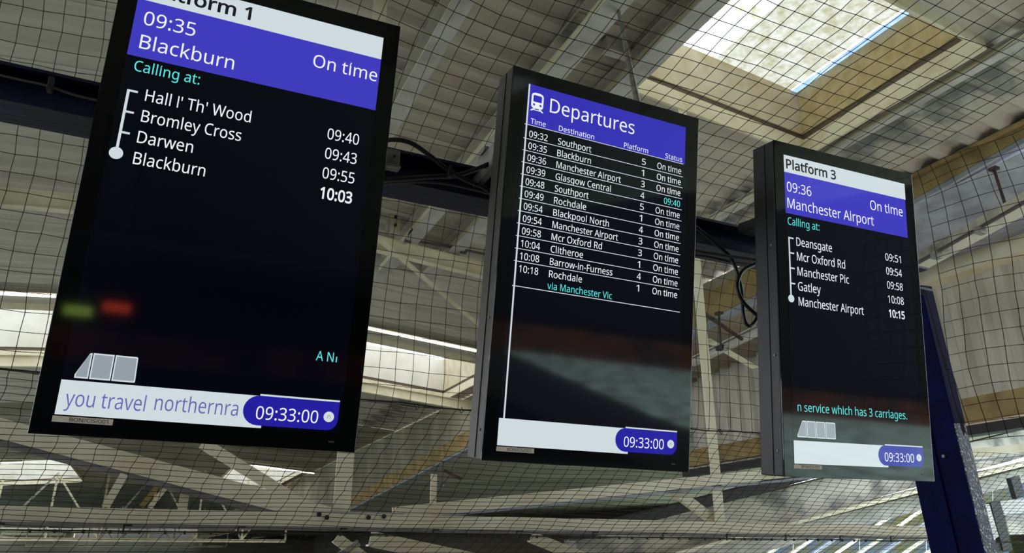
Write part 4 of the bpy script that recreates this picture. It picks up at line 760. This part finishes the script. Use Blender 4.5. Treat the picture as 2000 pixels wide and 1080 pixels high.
sticker(o)
# --- middle: departures
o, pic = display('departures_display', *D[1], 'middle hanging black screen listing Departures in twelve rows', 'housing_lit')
front(poly_mb(rq(.0487, .0395, .5480, .1508), 2), 'title_band', 'blue2', pic)
T_ = lambda *a, name='lettering', m_='text', p=pic, **k: front(text_mb(*a, **k), name, m_, p)
T_('Departures', .1125, .1025, .0385, .3755)
# train symbol
front(poly_mb([(.0575, .0680), (.0600, .0625), (.0680, .0595), (.0820, .0595), (.0900, .0625), (.0925, .0680), (.0925, .0960), (.0900, .1010), (.0850, .1030), (.0650, .1030), (.0600, .1010), (.0575, .0960)], 3), 'train_symbol', 'text', pic)
front(poly_mb([(.0625, .0690), (.0650, .0665), (.0850, .0665), (.0875, .0690), (.0875, .0835), (.0860, .0850), (.0640, .0850), (.0625, .0835)], 4), 'symbol_window', 'blue2', pic)
for u_ in (.0655, .0845): front(poly_mb(circle(u_, .0930, .0032, 12), 4), 'symbol_lamp', 'blue2', pic)
front(poly_mb([(.0640, .1035), (.0700, .1035), (.0610, .1110), (.0550, .1110)], 3), 'symbol_rail', 'text', pic)
front(poly_mb([(.0800, .1035), (.0860, .1035), (.0950, .1110), (.0890, .1110)], 3), 'symbol_rail', 'text', pic)
front(poly_mb(rq(.0600, .1060, .0900, .1085), 3), 'symbol_rail', 'text', pic)
for s_, a, b in (('Time', .0600, .1035), ('Destination', .1425, .2500), ('Platform', .3445, .4230), ('Status', .4812, .5390)): T_(s_, a, .1470, .0145, b, name='column_heading')
front(poly_mb(rq(.0466, .0400, .0508, .9010), 5), 'left_border_line', 'white', pic)
rows = [('09:32', 'Southport', .2432, '5', 'On time'), ('09:35', 'Blackburn', .2440, '1', 'On time'), ('09:36', 'Manchester Airport', .3395, '3', 'On time'), ('09:39', 'Glasgow Central', .3100, '4', '09:40'),
        ('09:48', 'Southport', .2432, '5', 'On time'), ('09:49', 'Rochdale', .2380, '1', 'On time'), ('09:54', 'Blackpool North', .3095, '4', 'On time'), ('09:54', 'Manchester Airport', .3395, '3', 'On time'),
        ('09:58', 'Mcr Oxford Rd', .2920, '3', 'On time'), ('10:04', 'Clitheroe', .2370, '1', 'On time'), ('10:08', 'Barrow-in-Furness', .3280, '4', 'On time'), ('10:18', 'Rochdale', .2380, '1', 'On time')]
for i, (t1, nm, e, pf, stt) in enumerate(rows):
    v = .1850 + i * .0324
    front(poly_mb(rq(.0430, .1508 + i * .0324 + (.0065 if i else .0005), .5430, .1523 + i * .0324 + (.0065 if i else .0005)), 4), 'row_line', 'softtext', pic)
    T_(t1, .0585, v - .0005, .0178, .1120, name='departure_time'); T_(nm, .1425, v, .0178, e, name='destination_name')
    T_(pf, .4045, v - .002, .0178, .4045 + (.0085 if pf == '1' else .0125), name='platform_number')
    T_(stt, .4555 if stt != '09:40' else .4820, v - .0015, .0178, .5365, name='status_letters', m_='text' if stt != '09:40' else 'cyan')
T_('via Manchester Vic', .1400, .5720, .0178, .3300, m_='cyan', name='via_letters')
front(poly_mb(rq(.0430, .5765, .5470, .5782), 4), 'row_line', 'softtext', pic)
clock(pic); sticker(o, .0355, .1345)
# --- right: platform 3
o, pic = display('platform_display', *D[2], 'right hanging black screen showing Platform 3 and the 09:36 to Manchester Airport', 'housing')
front(poly_mb(rq(.0363, .0415, .5545, .0970), 2), 'title_band', 'white', pic)
front(poly_mb(rq(.0363, .0970, .5520, .2285), 2), 'train_band', 'blue', pic)
T_ = lambda *a, name='lettering', m_='text', p=pic, **k: front(text_mb(*a, **k), name, m_, p)
T_('Platform 3', .0445, .0840, .0295, .2480, 'B', m_='dark')
T_('09:36', .0445, .1580, .0310, .1420); T_('Manchester Airport', .0445, .2110, .0320, .4020); T_('On time', .3900, .1580, .0320, .5360)
T_('Calling at:', .0430, .2640, .0235, .1690, m_='cyan')
for i, (nm, e, tm_) in enumerate((('Deansgate', .2160, '09:51'), ('Mcr Oxford Rd', .2675, '09:54'), ('Manchester Pic', .2800, '09:58'), ('Gatley', .1630, '10:08'), ('Manchester Airport', .3350, '10:15'))):
    v = .3255 + i * .0458
    T_(nm, .0740, v, .0262, e, name='station_name'); T_(tm_, .4430, v - .006 + .0, .0240, .5125, 'B' if i == 4 else 'R', name='calling_time')
tree(pic, .0460, .3050, .4910, (.3050, .3515, .3980, .4445))
front(text_mb('n service which has 3 carriages.', .0550, .8170, .0240, .4920), 'scrolling_letters', 'cyan', pic)
train(pic, 1); clock(pic); sticker(o, .0337, .1370)

# ================================================================ BEHIND THE VIEWER: what the dark glass reflects
f_ = MB(); f_.box((1.0, 28.5, -.15), (20, 57, .3)); o = f_.build('floor', 'concrete'); tag(o, kind='structure')
f_ = MB(); f_.add([(-9, 0, 0), (11, 0, 0), (12.1, -13, 0), (15.8, -33, 0), (17, -35.4, 0), (-60, -35.4, 0), (-60, 0, 0)] + [(-9, 0, -.3), (11, 0, -.3), (12.1, -13, -.3), (15.8, -33, -.3), (17, -35.4, -.3), (-60, -35.4, -.3), (-60, 0, -.3)],
    [(6, 5, 4, 3, 2, 1, 0), (7, 8, 9, 10, 11, 12, 13)] + [(k, (k + 1) % 7, 7 + (k + 1) % 7, 7 + k) for k in range(7)]); o = f_.build('floor_behind', 'floor_shade'); tag(o, kind='structure')
g = MB(); g.box((0, 0, -.16), (400, 400, .1)); o = g.build('ground', 'ballast'); tag(o, kind='structure')
b_ = MB(); b_.box((20, -36, .7), (130, 1, 1.6)); o = b_.build('wall_back', 'brick'); tag(o, kind='structure')
b_ = MB(); b_.box((20, -38, 12), (150, 1, 26)); o = b_.build('wall_station_back', 'darkwall'); tag(o, kind='structure')
b_ = MB(); b_.box((-11, 20, 1.3), (.4, 82, 2.6)); o = b_.build('added_shade_wall', 'palewall'); tag(o, kind='structure')  # unseen wall, added to dim the light on the left roof
zc = EZ + 4.5
rb = MB(); rb.box((-2.7, -21, zc), (12.6, 32, .2)); rb.box((8.2, -21, zc), (6.8, 32, .2)); rb.box((4.2, -22.9, zc), (1.2, 28.2, .2)); rb.box((4.2, -5.9, zc), (1.2, 1.8, .2))
o = rb.build('ceiling_behind', 'sheet'); tag(o, kind='structure')
s = empty('roof_skylight', (4.2, -7.8, zc), label='small skylight in the roof behind the viewer, mirrored in the top of the dark glass', cat='skylight')
MB().box((0, 0, .05), (1.3, 2.1, .03)).build('glazing_sheet', 'glz2', s)

# signal lamps behind the viewer, mirrored in the left screen
M['green_lens'] = mat('green_lens', (10, 20, 10), .3, emit=(170, 200, 90), estr=6)
M['red_lens'] = mat('orange_lens', (20, 8, 4), .3, emit=(214, 72, 40), estr=7)
for px, py, col, lab in ((152, 607, 'green_lens', 'green lit lamp box behind the viewer, mirrored in the left screen'), (228, 601, 'red_lens', 'orange lit lamp box behind the viewer, mirrored in the left screen')):
    d = ray(px, py); r0, u0 = V(D[0][1]), V(D[0][2]); n = r0.cross(u0).normalized(); P0_ = d * (V(D[0][0]).dot(n) / d.dot(n)); d = d.normalized(); q = d - 2 * d.dot(n) * n
    p = EYE + P0_ + q * 14
    s = empty('signal_lamp', p, label=lab, cat='lamp')
    MB().box((0, -.12, 0), (.52, .2, .30)).build('housing', 'darkmetal', s, bevel=.01)
    MB().box((0, -.005, 0), (.46, .03, .18)).build('lens', col, s, bevel=.008)
    MB().tube([(0, -.12, .15), (0, -.12, EZ + 4.4 - p.z)], .03, 8).build('stem', 'darkmetal', s)
